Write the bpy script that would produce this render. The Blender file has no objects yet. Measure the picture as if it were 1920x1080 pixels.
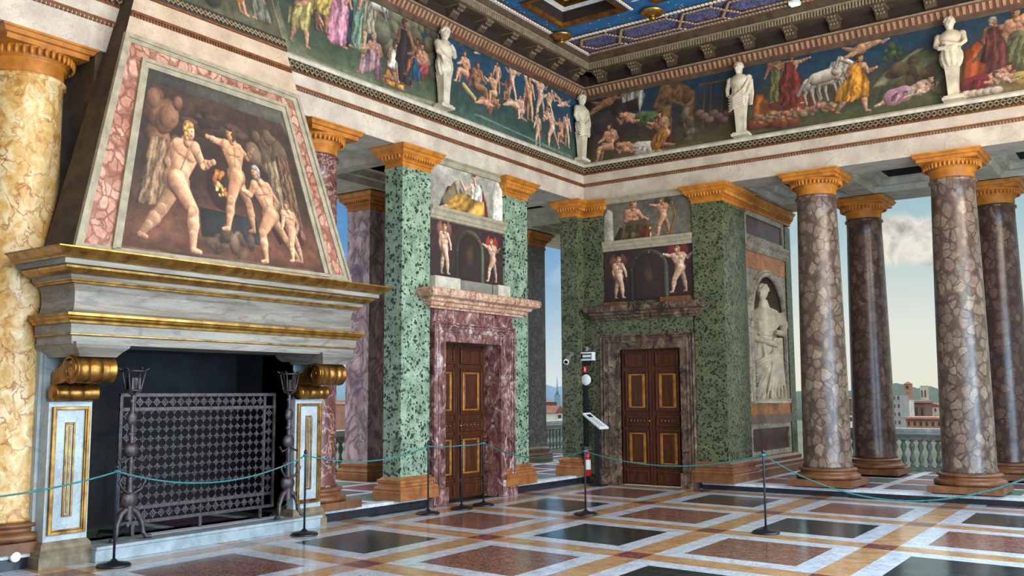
import bpy, math, random
import numpy as np
from math import sin, cos, pi, radians
from mathutils import Vector
random.seed(7)
SC = bpy.context.scene
COL = SC.collection
FOCAL = 1766.9
CAM = np.array([9.0, -15.1, 1.6])
def cam_axes(yaw, pitch, roll):
    cy, sy = cos(yaw), sin(yaw)
    f = np.array([sy*cos(pitch), cy*cos(pitch), sin(pitch)])
    r = np.array([cy, -sy, 0.0]); u = np.cross(r, f)
    return np.array([r*cos(roll)+u*sin(roll), -r*sin(roll)+u*cos(roll), f])
AX = cam_axes(radians(-35.23), radians(6.48), radians(-.33))
def ray(x, y): return AX.T @ np.array([(x-960)/FOCAL, -(y-540)/FOCAL, 1.0])
def at_x(x, y, v=0.0): d = ray(x, y); return CAM+d*((v-CAM[0])/d[0])
def at_y(x, y, v=0.0): d = ray(x, y); return CAM+d*((v-CAM[1])/d[1])
def at_z(x, y, v=0.0): d = ray(x, y); return CAM+d*((v-CAM[2])/d[2])
# ---------------------------------------------------------------- objects
def tag(o, label=None, cat=None, group=None, kind=None):
    if label: o['label'] = label
    if cat: o['category'] = cat
    if group: o['group'] = group
    if kind: o['kind'] = kind
    return o
def thing(name, label, cat, loc=(0, 0, 0), group=None, kind=None):
    o = bpy.data.objects.new(name, None); COL.objects.link(o); o.location = loc
    o.empty_display_size = .1
    return tag(o, label, cat, group, kind)
def root_loc(o):
    v = Vector((0, 0, 0))
    while o is not None:
        v = v+o.location; o = o.parent
    return v
def children(o): return [c for c in bpy.data.objects if c.parent == o]
def dup(o, loc=None, label=None, parent=None):
    c = o.copy(); COL.objects.link(c)
    if parent is not None: c.parent = parent
    if loc is not None: c.location = loc
    if label: c['label'] = label
    for k in children(o): dup(k, None, None, c)
    return c
class MB:
    def __init__(s): s.v = []; s.f = []; s.m = []; s.s = []
    def add(s, vs, fs, m=0, smooth=False):
        b = len(s.v); s.v += [tuple(map(float, p)) for p in vs]
        for f in fs:
            s.f.append([b+i for i in f]); s.m.append(m); s.s.append(smooth)
        return s
    def box(s, x0, x1, y0, y1, z0, z1, m=0):
        x0, x1 = min(x0, x1), max(x0, x1); y0, y1 = min(y0, y1), max(y0, y1); z0, z1 = min(z0, z1), max(z0, z1)
        return s.add([(x0,y0,z0),(x1,y0,z0),(x1,y1,z0),(x0,y1,z0),(x0,y0,z1),(x1,y0,z1),(x1,y1,z1),(x0,y1,z1)],
              [(0,3,2,1),(4,5,6,7),(0,1,5,4),(1,2,6,5),(2,3,7,6),(3,0,4,7)], m)
    def prism(s, pts, ax, a0, a1, m=0, smooth=False):
        n = len(pts)
        def P(p, a): return (a, p[0], p[1]) if ax == 'x' else ((p[0], a, p[1]) if ax == 'y' else (p[0], p[1], a))
        vs = [P(p, a0) for p in pts]+[P(p, a1) for p in pts]
        s.add(vs, [tuple(range(n))[::-1], tuple(range(n, 2*n))], m)
        return s.add(vs, [(i, (i+1) % n, n+(i+1) % n, n+i) for i in range(n)], m, smooth)
    def lathe(s, cx, cy, prof, n=36, m=0, smooth=True, cap=True, ax='z'):
        vs = []
        for r, z in prof:
            for k in range(n):
                a = 2*pi*k/n; c, d = r*cos(a), r*sin(a)
                vs.append((cx+c, cy+d, z) if ax == 'z' else ((cx+c, z, cy+d) if ax == 'y' else (z, cx+c, cy+d)))
        fs = []
        for i in range(len(prof)-1):
            for k in range(n):
                k2 = (k+1) % n; fs.append((i*n+k, i*n+k2, (i+1)*n+k2, (i+1)*n+k))
        s.add(vs, fs, m, smooth)
        if cap:
            b = len(s.v)-len(vs)
            for st, rev in ((0, True), ((len(prof)-1)*n, False)):
                ids = [b+st+k for k in range(n)]
                s.f.append(ids[::-1] if rev else ids); s.m.append(m); s.s.append(False)
        return s
    def ring(s, x0, x1, y0, y1, prof, mats=0, cap=True):
        """rectangular stack: prof of (offset, z)"""
        vs = []
        for o, z in prof: vs += [(x0-o, y0-o, z), (x1+o, y0-o, z), (x1+o, y1+o, z), (x0-o, y1+o, z)]
        for i in range(len(prof)-1):
            mi = mats[i] if isinstance(mats, (list, tuple)) else mats
            s.add(vs[4*i:4*i+8], [(k, (k+1) % 4, 4+(k+1) % 4, 4+k) for k in range(4)], mi)
        if cap:
            m0 = mats[0] if isinstance(mats, (list, tuple)) else mats
            m1 = mats[-1] if isinstance(mats, (list, tuple)) else mats
            s.add(vs[:4], [(3, 2, 1, 0)], m0); s.add(vs[-4:], [(0, 1, 2, 3)], m1)
        return s
    def tube(s, pts, r, n=8, m=0, closed=False):
        pts = [Vector(p) for p in pts]; N = len(pts)
        rr = r if isinstance(r, (list, tuple)) else [r]*N
        vs = []; pu = None
        for i, p in enumerate(pts):
            if closed: t = pts[(i+1) % N]-pts[i-1]
            else: t = pts[min(i+1, N-1)]-pts[max(i-1, 0)]
            t.normalize()
            if pu is None: pu = t.orthogonal().normalized()
            u = (pu-t*pu.dot(t))
            if u.length < 1e-6: u = t.orthogonal()
            u.normalize(); w = t.cross(u); pu = u
            for k in range(n):
                a = 2*pi*k/n; vs.append(p+(u*cos(a)+w*sin(a))*rr[i])
        fs = []
        for i in range(N if closed else N-1):
            j = (i+1) % N
            for k in range(n):
                k2 = (k+1) % n; fs.append((i*n+k, i*n+k2, j*n+k2, j*n+k))
        s.add(vs, fs, m, True)
        if not closed:
            s.add(vs[:n], [tuple(range(n))[::-1]], m); s.add(vs[-n:], [tuple(range(n))], m)
        return s
    def loft(s, rings, m=0, n=24, fold=None):
        """rings (z, cx, cy, rx, ry); fold(angle, z)->radius factor"""
        vs = []
        for z, cx, cy, rx, ry in rings:
            for k in range(n):
                a = 2*pi*k/n; q = fold(a, z) if fold else 1.0
                vs.append((cx+rx*cos(a)*q, cy+ry*sin(a)*q, z))
        R = len(rings)
        fs = [(i*n+k, i*n+(k+1) % n, (i+1)*n+(k+1) % n, (i+1)*n+k) for i in range(R-1) for k in range(n)]
        s.add(vs, fs, m, True)
        s.add(vs[:n], [tuple(range(n))[::-1]], m); s.add(vs[-n:], [tuple(range(n))], m)
        return s
    def ball(s, c, rx, ry=None, rz=None, m=0, n=16):
        ry = ry or rx; rz = rz or rx
        rings = [(c[2]+rz*sin(t), c[0], c[1], rx*cos(t), ry*cos(t)) for t in np.linspace(-pi/2*.97, pi/2*.97, n//2+2)]
        return s.loft(rings, m, n)
    def build(s, name, mats, parent=None, remesh=None, bevel=None):
        if not isinstance(mats, (list, tuple)): mats = [mats]
        me = bpy.data.meshes.new(name)
        off = root_loc(parent) if parent is not None else Vector((0, 0, 0))
        me.from_pydata([Vector(p)-off for p in s.v], [], s.f)
        for mt in mats: me.materials.append(mt)
        me.polygons.foreach_set('material_index', s.m); me.polygons.foreach_set('use_smooth', s.s)
        me.update()
        o = bpy.data.objects.new(name, me); COL.objects.link(o)
        if parent is not None: o.parent = parent
        if remesh:
            md = o.modifiers.new('weld', 'REMESH'); md.mode = 'VOXEL'; md.voxel_size = remesh; md.use_smooth_shade = True
            sm = o.modifiers.new('soften', 'SMOOTH'); sm.iterations = 2; sm.factor = .5
        if bevel:
            b = o.modifiers.new('edge', 'BEVEL'); b.width = bevel; b.segments = 2; b.limit_method = 'ANGLE'; b.angle_limit = radians(40)
        return o
def recenter(o):
    """put a parentless mesh's origin at the middle of its base"""
    me = o.data; n = len(me.vertices); a = np.empty(n*3); me.vertices.foreach_get('co', a); a = a.reshape(-1, 3)
    c = (a.min(0)+a.max(0))/2; c[2] = a[:, 2].min()
    me.vertices.foreach_set('co', (a-c).ravel()); me.update(); o.location = c
    return o
# ---------------------------------------------------------------- materials
def s2l(c):
    c = np.asarray(c, float)/255.0
    return np.where(c <= .04045, c/12.92, ((c+.055)/1.055)**2.4)
def C4(c): return tuple(float(q) for q in s2l(c))+(1.0,)
class G:
    def __init__(s, name, rough=.5, metal=0.0, bump=0.0, spec=.5):
        s.mat = bpy.data.materials.new(name); s.mat.use_nodes = True; s.t = s.mat.node_tree
        s.b = s.t.nodes['Principled BSDF']; s.b.inputs['Roughness'].default_value = rough
        s.b.inputs['Metallic'].default_value = metal; s.b.inputs['Specular IOR Level'].default_value = spec
        tc = s.t.nodes.new('ShaderNodeTexCoord'); oi = s.t.nodes.new('ShaderNodeObjectInfo')
        va = s.t.nodes.new('ShaderNodeVectorMath'); va.operation = 'ADD'
        cx = s.t.nodes.new('ShaderNodeVectorMath'); cx.operation = 'SCALE'; cx.inputs['Scale'].default_value = 1.0
        s.t.links.new(oi.outputs['Location'], cx.inputs[0])
        s.t.links.new(tc.outputs['Object'], va.inputs[0]); s.t.links.new(cx.outputs[0], va.inputs[1])
        s.co = va.outputs[0]; s.bumpamt = bump
    def L(s, a, b):
        if hasattr(a, 'links'): s.t.links.new(a, b)
        else: b.default_value = a
    def node(s, typ, **k):
        n = s.t.nodes.new(typ)
        for a, b in k.items(): setattr(n, a, b)
        return n
    def noise(s, scale, detail=4, dist=0.0, co=None, out='Fac', rough=.55):
        n = s.node('ShaderNodeTexNoise'); n.inputs['Scale'].default_value = scale; n.inputs['Detail'].default_value = detail
        n.inputs['Distortion'].default_value = dist; n.inputs['Roughness'].default_value = rough
        s.L(co or s.co, n.inputs['Vector']); return n.outputs[out]
    def warp(s, scale, amt, co=None):
        c = s.noise(scale, 3, co=co, out='Color')
        v = s.node('ShaderNodeVectorMath', operation='MULTIPLY_ADD'); s.L(c, v.inputs[0])
        v.inputs[1].default_value = (amt,)*3; s.L(co or s.co, v.inputs[2]); return v.outputs[0]
    def stretch(s, sc, co=None):
        v = s.node('ShaderNodeVectorMath', operation='MULTIPLY'); s.L(co or s.co, v.inputs[0]); v.inputs[1].default_value = sc; return v.outputs[0]
    def vor(s, scale, feature='F1', co=None, out='Distance', rand=1.0):
        n = s.node('ShaderNodeTexVoronoi', feature=feature); n.inputs['Scale'].default_value = scale
        n.inputs['Randomness'].default_value = rand; s.L(co or s.co, n.inputs['Vector']); return n.outputs[out]
    def math(s, op, a, b=0.0):
        n = s.node('ShaderNodeMath', operation=op); s.L(a, n.inputs[0]); s.L(b, n.inputs[1]); return n.outputs[0]
    def ramp(s, f, stops):
        n = s.node('ShaderNodeValToRGB'); e = n.color_ramp.elements
        while len(e) < len(stops): e.new(.5)
        for q, (p, c) in zip(e, stops): q.position = p; q.color = C4(c)
        s.L(f, n.inputs[0]); return n.outputs['Color']
    def mix(s, f, a, b, blend='MIX'):
        n = s.node('ShaderNodeMix', data_type='RGBA', blend_type=blend)
        s.L(f, n.inputs[0]); s.L(C4(a) if isinstance(a, tuple) else a, n.inputs[6]); s.L(C4(b) if isinstance(b, tuple) else b, n.inputs[7])
        return n.outputs[2]
    def done(s, col, bump=None):
        s.L(C4(col) if isinstance(col, tuple) else col, s.b.inputs['Base Color'])
        if bump is not None and s.bumpamt:
            n = s.node('ShaderNodeBump'); n.inputs['Strength'].default_value = s.bumpamt; n.inputs['Distance'].default_value = .02
            s.L(bump, n.inputs['Height']); s.L(n.outputs[0], s.b.inputs['Normal'])
        return s.mat
BW = [(0, (0, 0, 0)), (1, (255, 255, 255))]
def stone(name, c, c2, scale=6, rough=.6, metal=0.0, grain=.35):
    g = G(name, rough, metal, .15)
    f = g.noise(scale, 8); k = g.ramp(f, [(.3, c2), (.65, c)])
    n2 = g.noise(scale*14, 2); k = g.mix(grain, k, g.ramp(n2, [(.25, (90, 90, 90)), (.75, (170, 170, 170))]), 'OVERLAY')
    return g.done(k, f)
def serp(name, base, dark, light, scale=14, rough=.4):
    g = G(name, rough); w = g.warp(7, .1)
    d = g.vor(scale, co=w); r = g.vor(scale, co=w, out='Color')
    sp = g.node('ShaderNodeSeparateColor'); g.L(r, sp.inputs[0])
    t = g.math('ADD', d, g.math('MULTIPLY', g.math('SUBTRACT', sp.outputs[0], .46), .8))
    t = g.math('ADD', t, g.math('MULTIPLY', g.math('SUBTRACT', g.noise(38, 3), .5), .18))
    spots = g.ramp(t, [(.27, (250,)*3), (.40, (0,)*3)])
    bg = g.ramp(g.noise(5, 8), [(.32, base), (.7, light)])
    fine = g.ramp(g.noise(60, 4), [(.45, (0,)*3), (.62, (255,)*3)])
    bg = g.mix(g.math('MULTIPLY', fine, .4), bg, dark)
    return g.done(g.mix(spots, bg, dark))
def breccia(name, cols, line, scale=9, width=.05, rough=.35, stretch=(1, 1, .8)):
    g = G(name, rough); co = g.stretch(stretch); w = g.warp(5, .16, co)
    e = g.vor(scale, 'DISTANCE_TO_EDGE', w); c = g.vor(scale, 'F1', w, 'Color'); f1 = g.vor(scale, 'F1', w)
    sp = g.node('ShaderNodeSeparateColor'); g.L(c, sp.inputs[0])
    k = g.ramp(sp.outputs[0], [(i/max(1, len(cols)-1), q) for i, q in enumerate(cols)])
    k = g.mix(.55, k, g.ramp(g.noise(22, 7), [(.25, (60,)*3), (.75, (200,)*3)]), 'OVERLAY')
    nz = g.math('MULTIPLY', g.math('SUBTRACT', g.noise(5, 3), .5), .12)
    m1 = g.ramp(g.math('ADD', e, nz), [(width*.3, (235,)*3), (width*1.5, (0,)*3)])
    m2 = g.ramp(g.math('ADD', f1, nz), [(.50, (0,)*3), (.60, (205,)*3)])
    m = g.math('MAXIMUM', m1, m2)
    return g.done(g.mix(m, k, line))
def veined(name, base, base2, vein, scale=3, width=.03, rough=.45, amt=1.0, stretch=(1, 1, 1)):
    g = G(name, rough); co = g.stretch(stretch)
    bg = g.ramp(g.noise(scale*1.3, 8, co=co), [(.3, base2), (.65, base)])
    n = g.noise(scale, 7, 1.2, co=co); a = g.math('ABSOLUTE', g.math('SUBTRACT', n, .5))
    m = g.ramp(a, [(0, (255,)*3), (width, (0,)*3)])
    bg = g.mix(.3, bg, g.ramp(g.noise(60, 2), [(.25, (80,)*3), (.75, (180,)*3)]), 'OVERLAY')
    return g.done(g.mix(g.math('MULTIPLY', m, amt), bg, vein))
def plain(name, c, rough=.5, metal=0.0):
    g = G(name, rough, metal); return g.done(tuple(c))
def emis(name, c, st):
    g = G(name, .5); g.b.inputs['Emission Color'].default_value = C4(c); g.b.inputs['Emission Strength'].default_value = st
    return g.done(tuple(c))
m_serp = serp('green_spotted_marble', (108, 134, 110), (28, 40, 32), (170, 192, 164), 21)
m_serp_olive = serp('olive_marble_shaded', (74, 82, 56), (24, 30, 22), (112, 116, 84), 27)  # olive stone, with the dim corner's shade put into the colour
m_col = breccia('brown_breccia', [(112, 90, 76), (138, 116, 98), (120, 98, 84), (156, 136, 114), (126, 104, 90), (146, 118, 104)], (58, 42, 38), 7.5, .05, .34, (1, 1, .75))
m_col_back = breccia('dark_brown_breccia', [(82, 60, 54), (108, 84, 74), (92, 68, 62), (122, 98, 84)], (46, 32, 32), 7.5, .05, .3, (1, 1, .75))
m_redcol = veined('red_purple_marble', (116, 70, 62), (78, 42, 42), (176, 140, 128), 4, .03, .35)
m_pavon = veined('purple_veined_marble', (224, 198, 196), (146, 108, 122), (92, 62, 78), 3.2, .06, .35, .8, (1, 1, .6))
m_dark = veined('dark_grey_marble', (96, 90, 88), (58, 58, 64), (140, 132, 126), 4, .03, .35)
m_ochre = stone('golden_ochre_stone', (208, 134, 42), (168, 98, 24), 7, .5)
m_ochre_base = stone('ochre_base_stone', (182, 118, 62), (140, 82, 42), 7, .5)
m_rust_base = stone('rust_base_stone', (140, 92, 54), (98, 58, 34), 7, .45)
m_fascia = veined('pale_pinkish_marble', (212, 202, 186), (184, 170, 152), (160, 146, 132), 2.2, .012, .6, .7)
m_ledge = stone('pale_grey_ledge', (214, 208, 192), (182, 176, 162), 8, .6)
m_grey = stone('grey_moulding_stone', (186, 174, 146), (148, 138, 116), 8, .6)
m_greypanel = stone('grey_panel_plaster', (150, 146, 132), (116, 114, 102), 4, .7)
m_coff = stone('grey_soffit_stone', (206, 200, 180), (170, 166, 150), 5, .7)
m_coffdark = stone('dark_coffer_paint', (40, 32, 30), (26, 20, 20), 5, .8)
m_lattice = stone('dark_band_paint', (52, 40, 28), (36, 26, 20), 9, .6)
m_brass = stone('dull_cream_relief', (168, 146, 106), (120, 98, 66), 14, .5)
m_teeth = stone('red_brown_teeth', (140, 84, 36), (100, 52, 26), 14, .6)
def marbled(name, stops, vein, scale=9, rough=.28, stretch=(1, 1, .7)):
    g = G(name, rough); co = g.warp(4, .25, g.stretch(stretch))
    k = g.ramp(g.noise(scale, 8, 1.2, co=co, rough=.65), stops)
    e = g.vor(scale*.9, 'DISTANCE_TO_EDGE', g.warp(9, .2, co)); m = g.ramp(e, [(.01, (255,)*3), (.06, (0,)*3)])
    patch = g.ramp(g.noise(3, 4), [(.35, (70,)*3), (.6, (255,)*3)])
    return g.done(g.mix(g.math('MULTIPLY', m, patch), k, vein))
m_door1 = marbled('purple_white_breccia', [(.34, (62, 36, 40)), (.43, (108, 68, 64)), (.52, (132, 90, 84)), (.58, (162, 130, 126)), (.66, (208, 192, 188))], (58, 30, 36), 6.5)
m_door2 = marbled('brown_purple_breccia_shaded', [(.34, (34, 26, 28)), (.44, (78, 60, 50)), (.54, (104, 84, 68)), (.66, (146, 124, 102))], (30, 24, 28), 6)  # darkened stops: shade around the right door is put into the colour
m_giallo = marbled('yellow_veined_marble', [(.3, (168, 106, 44)), (.42, (206, 156, 84)), (.53, (222, 188, 128)), (.66, (236, 218, 180))], (158, 94, 38), 6, .4, (1, 1, .8))
m_cor1 = marbled('pink_cream_breccia', [(.28, (130, 76, 62)), (.42, (178, 128, 106)), (.56, (208, 172, 146)), (.72, (224, 202, 176))], (92, 46, 38), 9)
m_wood = veined('dark_walnut_wood', (96, 50, 24), (60, 28, 14), (44, 20, 10), 5, .04, .32, .8, (3, 3, .5))
m_woodgold = stone('golden_wood', (206, 142, 62), (150, 88, 36), 12, .3, .35)  # golden tone; edge glints of the door mouldings are put into it
m_gold = stone('gilded_moulding', (204, 156, 76), (130, 88, 34), 9, .32, .85)
m_golddk = stone('old_gilding', (184, 134, 64), (110, 70, 30), 9, .33, .85)
m_fire = veined('grey_streaked_marble', (158, 154, 144), (112, 104, 94), (86, 80, 74), 2.2, .05, .45, .6, (1, .35, 3))
m_jamb = veined('pale_blue_grey_marble', (190, 202, 206), (156, 170, 180), (120, 130, 136), 2.5, .03, .4, .4)
m_soot = stone('sooty_firebrick', (34, 34, 40), (16, 16, 20), 5, .9)
m_iron = stone('dark_iron', (98, 86, 88), (58, 50, 54), 20, .45, .5)
m_slab = stone('pale_hearth_marble', (176, 190, 196), (130, 146, 156), 5, .4)
m_pinkbr = breccia('pink_breccia', [(206, 158, 132), (184, 120, 98), (216, 178, 152), (192, 140, 116)], (112, 52, 36), 9, .07, .5)
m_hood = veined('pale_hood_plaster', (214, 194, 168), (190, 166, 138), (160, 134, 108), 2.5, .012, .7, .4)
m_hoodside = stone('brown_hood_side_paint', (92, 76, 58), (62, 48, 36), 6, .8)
m_purple = stone('purple_stone', (104, 64, 58), (64, 38, 40), 6, .4)
m_orangep = veined('orange_onyx', (206, 126, 50), (160, 84, 26), (222, 160, 90), 4, .03, .4, .5)
m_pinkband = stone('pink_stone', (150, 122, 104), (118, 92, 80), 8, .5)
m_statue = stone('white_statue_marble', (222, 214, 194), (188, 178, 158), 7, .55)
m_statue2 = stone('niche_statue_marble', (226, 214, 190), (190, 178, 156), 7, .55)
m_niche = stone('niche_brown_plaster', (118, 104, 84), (90, 78, 62), 5, .8)
m_archst = veined('grey_veined_marble', (196, 186, 164), (160, 150, 130), (96, 86, 74), 4, .03, .5)
m_plinth = stone('dark_step_marble', (44, 46, 52), (28, 30, 36), 8, .25)
m_cornice = stone('brown_cornice_stone', (92, 74, 54), (60, 46, 36), 9, .6)
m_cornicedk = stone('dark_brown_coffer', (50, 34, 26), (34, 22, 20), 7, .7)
m_dentil = stone('grey_cream_dentil', (162, 148, 120), (128, 114, 92), 10, .6)
m_eggred = stone('red_brown_dart', (128, 66, 40), (92, 44, 30), 9, .6)
m_eggwh = stone('cream_egg', (172, 150, 114), (136, 114, 84), 9, .6)
m_blue = stone('deep_blue_paint', (40, 118, 172), (26, 88, 140), 6, .6)
_gn = G('navy_filigree_paint', .6); _f = _gn.ramp(_gn.noise(26, 3, 2.0), [(.5, (0,)*3), (.58, (200,)*3)])
m_navy = _gn.done(_gn.mix(_f, _gn.ramp(_gn.noise(5, 3), [(.3, (36, 36, 78)), (.7, (58, 60, 112))]), (176, 176, 204)))
m_bead = stone('white_bead_trim', (246, 240, 230), (224, 214, 202), 20, .5)
m_pinkbead = stone('pinkish_bead_trim', (196, 176, 160), (150, 126, 112), 20, .5)
m_panelw = stone('pale_coffer_panel', (214, 212, 208), (180, 178, 172), 6, .6)
m_black = plain('black_enamel', (22, 24, 28), .35)
m_rope = stone('teal_rope', (60, 150, 150), (34, 104, 108), 40, .6)
m_wall = stone('pale_room_plaster', (196, 184, 166), (170, 158, 140), 4, .8)
m_white = plain('white_plastic', (232, 236, 240), .35)
m_red = plain('red_enamel', (200, 24, 34), .3)
m_greyplastic = plain('grey_plastic', (120, 122, 122), .4)
# ---------------------------------------------------------------- painted panels: colour stored on a fine grid of vertices
RNG = np.random.default_rng(5)
def vnoise(X, Y, s, seed=0):
    r = np.random.default_rng(seed+11); T = r.random((67, 67))
    x = X*s; y = Y*s; xi = np.floor(x).astype(int); yi = np.floor(y).astype(int)
    fx = x-xi; fy = y-yi; fx = fx*fx*(3-2*fx); fy = fy*fy*(3-2*fy)
    a = T[xi % 67, yi % 67]; b = T[(xi+1) % 67, yi % 67]; c = T[xi % 67, (yi+1) % 67]; d = T[(xi+1) % 67, (yi+1) % 67]
    return (a*(1-fx)+b*fx)*(1-fy)+(c*(1-fx)+d*fx)*fy
def fbm(X, Y, s, seed=0, o=4):
    v = 0; a = .5; t = 0
    for k in range(o):
        v = v+a*vnoise(X, Y, s*2**k, seed+k); t += a; a *= .55
    return v/t
class Canvas:
    def __init__(s, w, h, res):
        s.w, s.h = w, h; s.nx = max(2, int(w*res)+1); s.ny = max(2, int(h*res)+1)
        s.X, s.Y = np.meshgrid(np.linspace(0, w, s.nx), np.linspace(0, h, s.ny))
        s.tone = 1.0; s.px = w/(s.nx-1); s.a = np.zeros((s.ny, s.nx, 3))
    def fill(s, stops, n=.12, ns=3.0, seed=0):
        t = s.Y/s.h+(fbm(s.X, s.Y, ns, seed)-.5)*n*2
        p = [q[0] for q in stops]
        for k in range(3): s.a[..., k] = np.interp(t, p, [q[1][k] for q in stops])
        s.a *= (.82+.36*fbm(s.X, s.Y, ns*4, seed+3))[..., None]
    def sub(s, x0, x1, y0, y1):
        i0 = max(0, int(x0/s.px)-1); i1 = min(s.nx, int(x1/s.px)+3)
        py = s.h/(s.ny-1); j0 = max(0, int(y0/py)-1); j1 = min(s.ny, int(y1/py)+3)
        return (slice(j0, max(j0, j1)), slice(i0, max(i0, i1)))
    def put(s, sl, al, col):
        s.a[sl] = s.a[sl]*(1-al[..., None])+col*al[..., None]
    def cap(s, p, q, r0, r1, col, vol=.6):
        m = max(r0, r1)+s.px*2
        sl = s.sub(min(p[0], q[0])-m, max(p[0], q[0])+m, min(p[1], q[1])-m, max(p[1], q[1])+m)
        X = s.X[sl]; Y = s.Y[sl]
        if X.size == 0: return
        dx, dy = q[0]-p[0], q[1]-p[1]; L2 = dx*dx+dy*dy+1e-12
        t = np.clip(((X-p[0])*dx+(Y-p[1])*dy)/L2, 0, 1); r = r0+(r1-r0)*t
        ex = X-(p[0]+dx*t); ey = Y-(p[1]+dy*t); d = np.hypot(ex, ey)
        al = np.clip((r-d)/s.px+.5, 0, 1)
        lat = (ex*.75+ey*.66)/np.maximum(r, 1e-6)
        rim = np.clip(d/np.maximum(r, 1e-6), 0, 1)
        f = .9+vol*lat*.85-vol*.4*rim**6
        f = np.clip(f, .28, 1.22)[..., None]; c = np.array(col, float)[None, None]*f**np.array((.95, 1.12, 1.25))
        s.put(sl, al, c)
    def ell(s, c, rx, ry, col, vol=.35, ang=0.0, soft=1.0):
        m = max(rx, ry)+s.px*2; sl = s.sub(c[0]-m, c[0]+m, c[1]-m, c[1]+m); X = s.X[sl]-c[0]; Y = s.Y[sl]-c[1]
        if X.size == 0: return
        u = (X*cos(ang)+Y*sin(ang))/rx; v = (-X*sin(ang)+Y*cos(ang))/ry; d = np.hypot(u, v)
        al = np.clip((1-d)*min(rx, ry)/(s.px*soft)+.5, 0, 1)
        f = 1+vol*(X/rx*.75+Y/ry*.66)-vol*.7*np.clip(d, 0, 1)**3
        s.put(sl, al, np.array(col, float)[None, None]*np.clip(f, .28, 1.22)[..., None]**np.array((.95, 1.12, 1.25)))
    def poly(s, pts, col, folds=0.0, ang=1.4, seed=0, vol=.15):
        P = np.array(pts, float); sl = s.sub(P[:, 0].min(), P[:, 0].max(), P[:, 1].min(), P[:, 1].max())
        X = s.X[sl]; Y = s.Y[sl]
        if X.size == 0: return
        ins = np.zeros(X.shape, bool); n = len(P); dist = np.full(X.shape, 9.0)
        for i in range(n):
            x0, y0 = P[i]; x1, y1 = P[(i+1) % n]
            cr = ((y0 > Y) != (y1 > Y)) & (X < (x1-x0)*(Y-y0)/((y1-y0) or 1e-9)+x0); ins ^= cr
            t = np.clip(((X-x0)*(x1-x0)+(Y-y0)*(y1-y0))/((x1-x0)**2+(y1-y0)**2+1e-12), 0, 1)
            dist = np.minimum(dist, np.hypot(X-x0-t*(x1-x0), Y-y0-t*(y1-y0)))
        sg = np.where(ins, dist, -dist); al = np.clip(sg/s.px+.5, 0, 1)
        w = max(np.ptp(P[:, 0]), 1e-6)
        f = 1+vol*(X-P[:, 0].mean())/w*2-.3*np.exp(-dist/(.05*w+1e-6))
        if folds:
            ph = (X*sin(ang)-Y*cos(ang)); wv = np.sin(ph/w*17+9*fbm(X, Y, 2.2/w, seed)+seed)
            f = f+folds*(wv-.3)*1.1+folds*.6*np.sin(ph/w*41+12*fbm(X, Y, 3/w, seed+5)); f = f*(.75+.5*fbm(X, Y, 2.5/w, seed+9))
        s.put(sl, al, np.array(col, float)[None, None]*np.clip(f, .25, 1.35)[..., None])
    def blobs(s, c, rx, ry, col, n=18, seed=0, r=.3):
        g = np.random.default_rng(seed)
        for k in range(n):
            a = g.random()*2*pi; q = math.sqrt(g.random()); z = r*(.6+.8*g.random())
            f = .75+.5*g.random()
            s.ell((c[0]+rx*q*cos(a), c[1]+ry*q*sin(a)), rx*z, ry*z, [v*f for v in col], .3, g.random()*3 if max(rx, ry) < 2.5*min(rx, ry) else (g.random()-.5)*.1, 2)
    def mesh(s, name, mapf, mat, parent=None, grain=.10):
        a = s.a*(1+grain*(RNG.random(s.X.shape)-.5)*2)[..., None]
        a *= (.74+.42*fbm(s.X, s.Y, 14, 77, 5))[..., None]
        gl = np.array((118, 100, 80.)); lum = a.mean(-1, keepdims=True); a = a*.9+(lum*.06+gl*.04*lum/110)
        a = a*s.tone
        lin = s2l(np.clip(a, 2, 255)).reshape(-1, 3)
        co = np.stack(mapf(s.X/s.w, s.Y/s.h), -1).reshape(-1, 3).astype(float)
        return grid_mesh(name, co, s.nx, s.ny, lin, mat, parent)
def grid_mesh(name, co, nx, ny, lin, mat, parent):
    if parent is not None: co = co-np.array(root_loc(parent))
    me = bpy.data.meshes.new(name)
    idx = np.arange(nx*ny).reshape(ny, nx)
    q = np.stack([idx[:-1, :-1], idx[:-1, 1:], idx[1:, 1:], idx[1:, :-1]], -1).reshape(-1, 4)
    me.vertices.add(len(co)); me.vertices.foreach_set('co', co.ravel())
    me.loops.add(q.size); me.loops.foreach_set('vertex_index', q.ravel().astype(np.int32))
    me.polygons.add(len(q)); me.polygons.foreach_set('loop_start', np.arange(0, q.size, 4, dtype=np.int32))
    me.update(calc_edges=True)
    at = me.color_attributes.new('pigment', 'FLOAT_COLOR', 'POINT')
    at.data.foreach_set('color', np.concatenate([lin, np.ones((len(lin), 1))], 1).ravel().astype(np.float32))
    me.materials.append(mat); me.validate()
    o = bpy.data.objects.new(name, me); COL.objects.link(o)
    if parent is not None: o.parent = parent
    return o
_g = G('painted_plaster', .65)
_n = _g.node('ShaderNodeAttribute'); _n.attribute_name = 'pigment'
m_paint = _g.done(_n.outputs['Color'])
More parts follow.
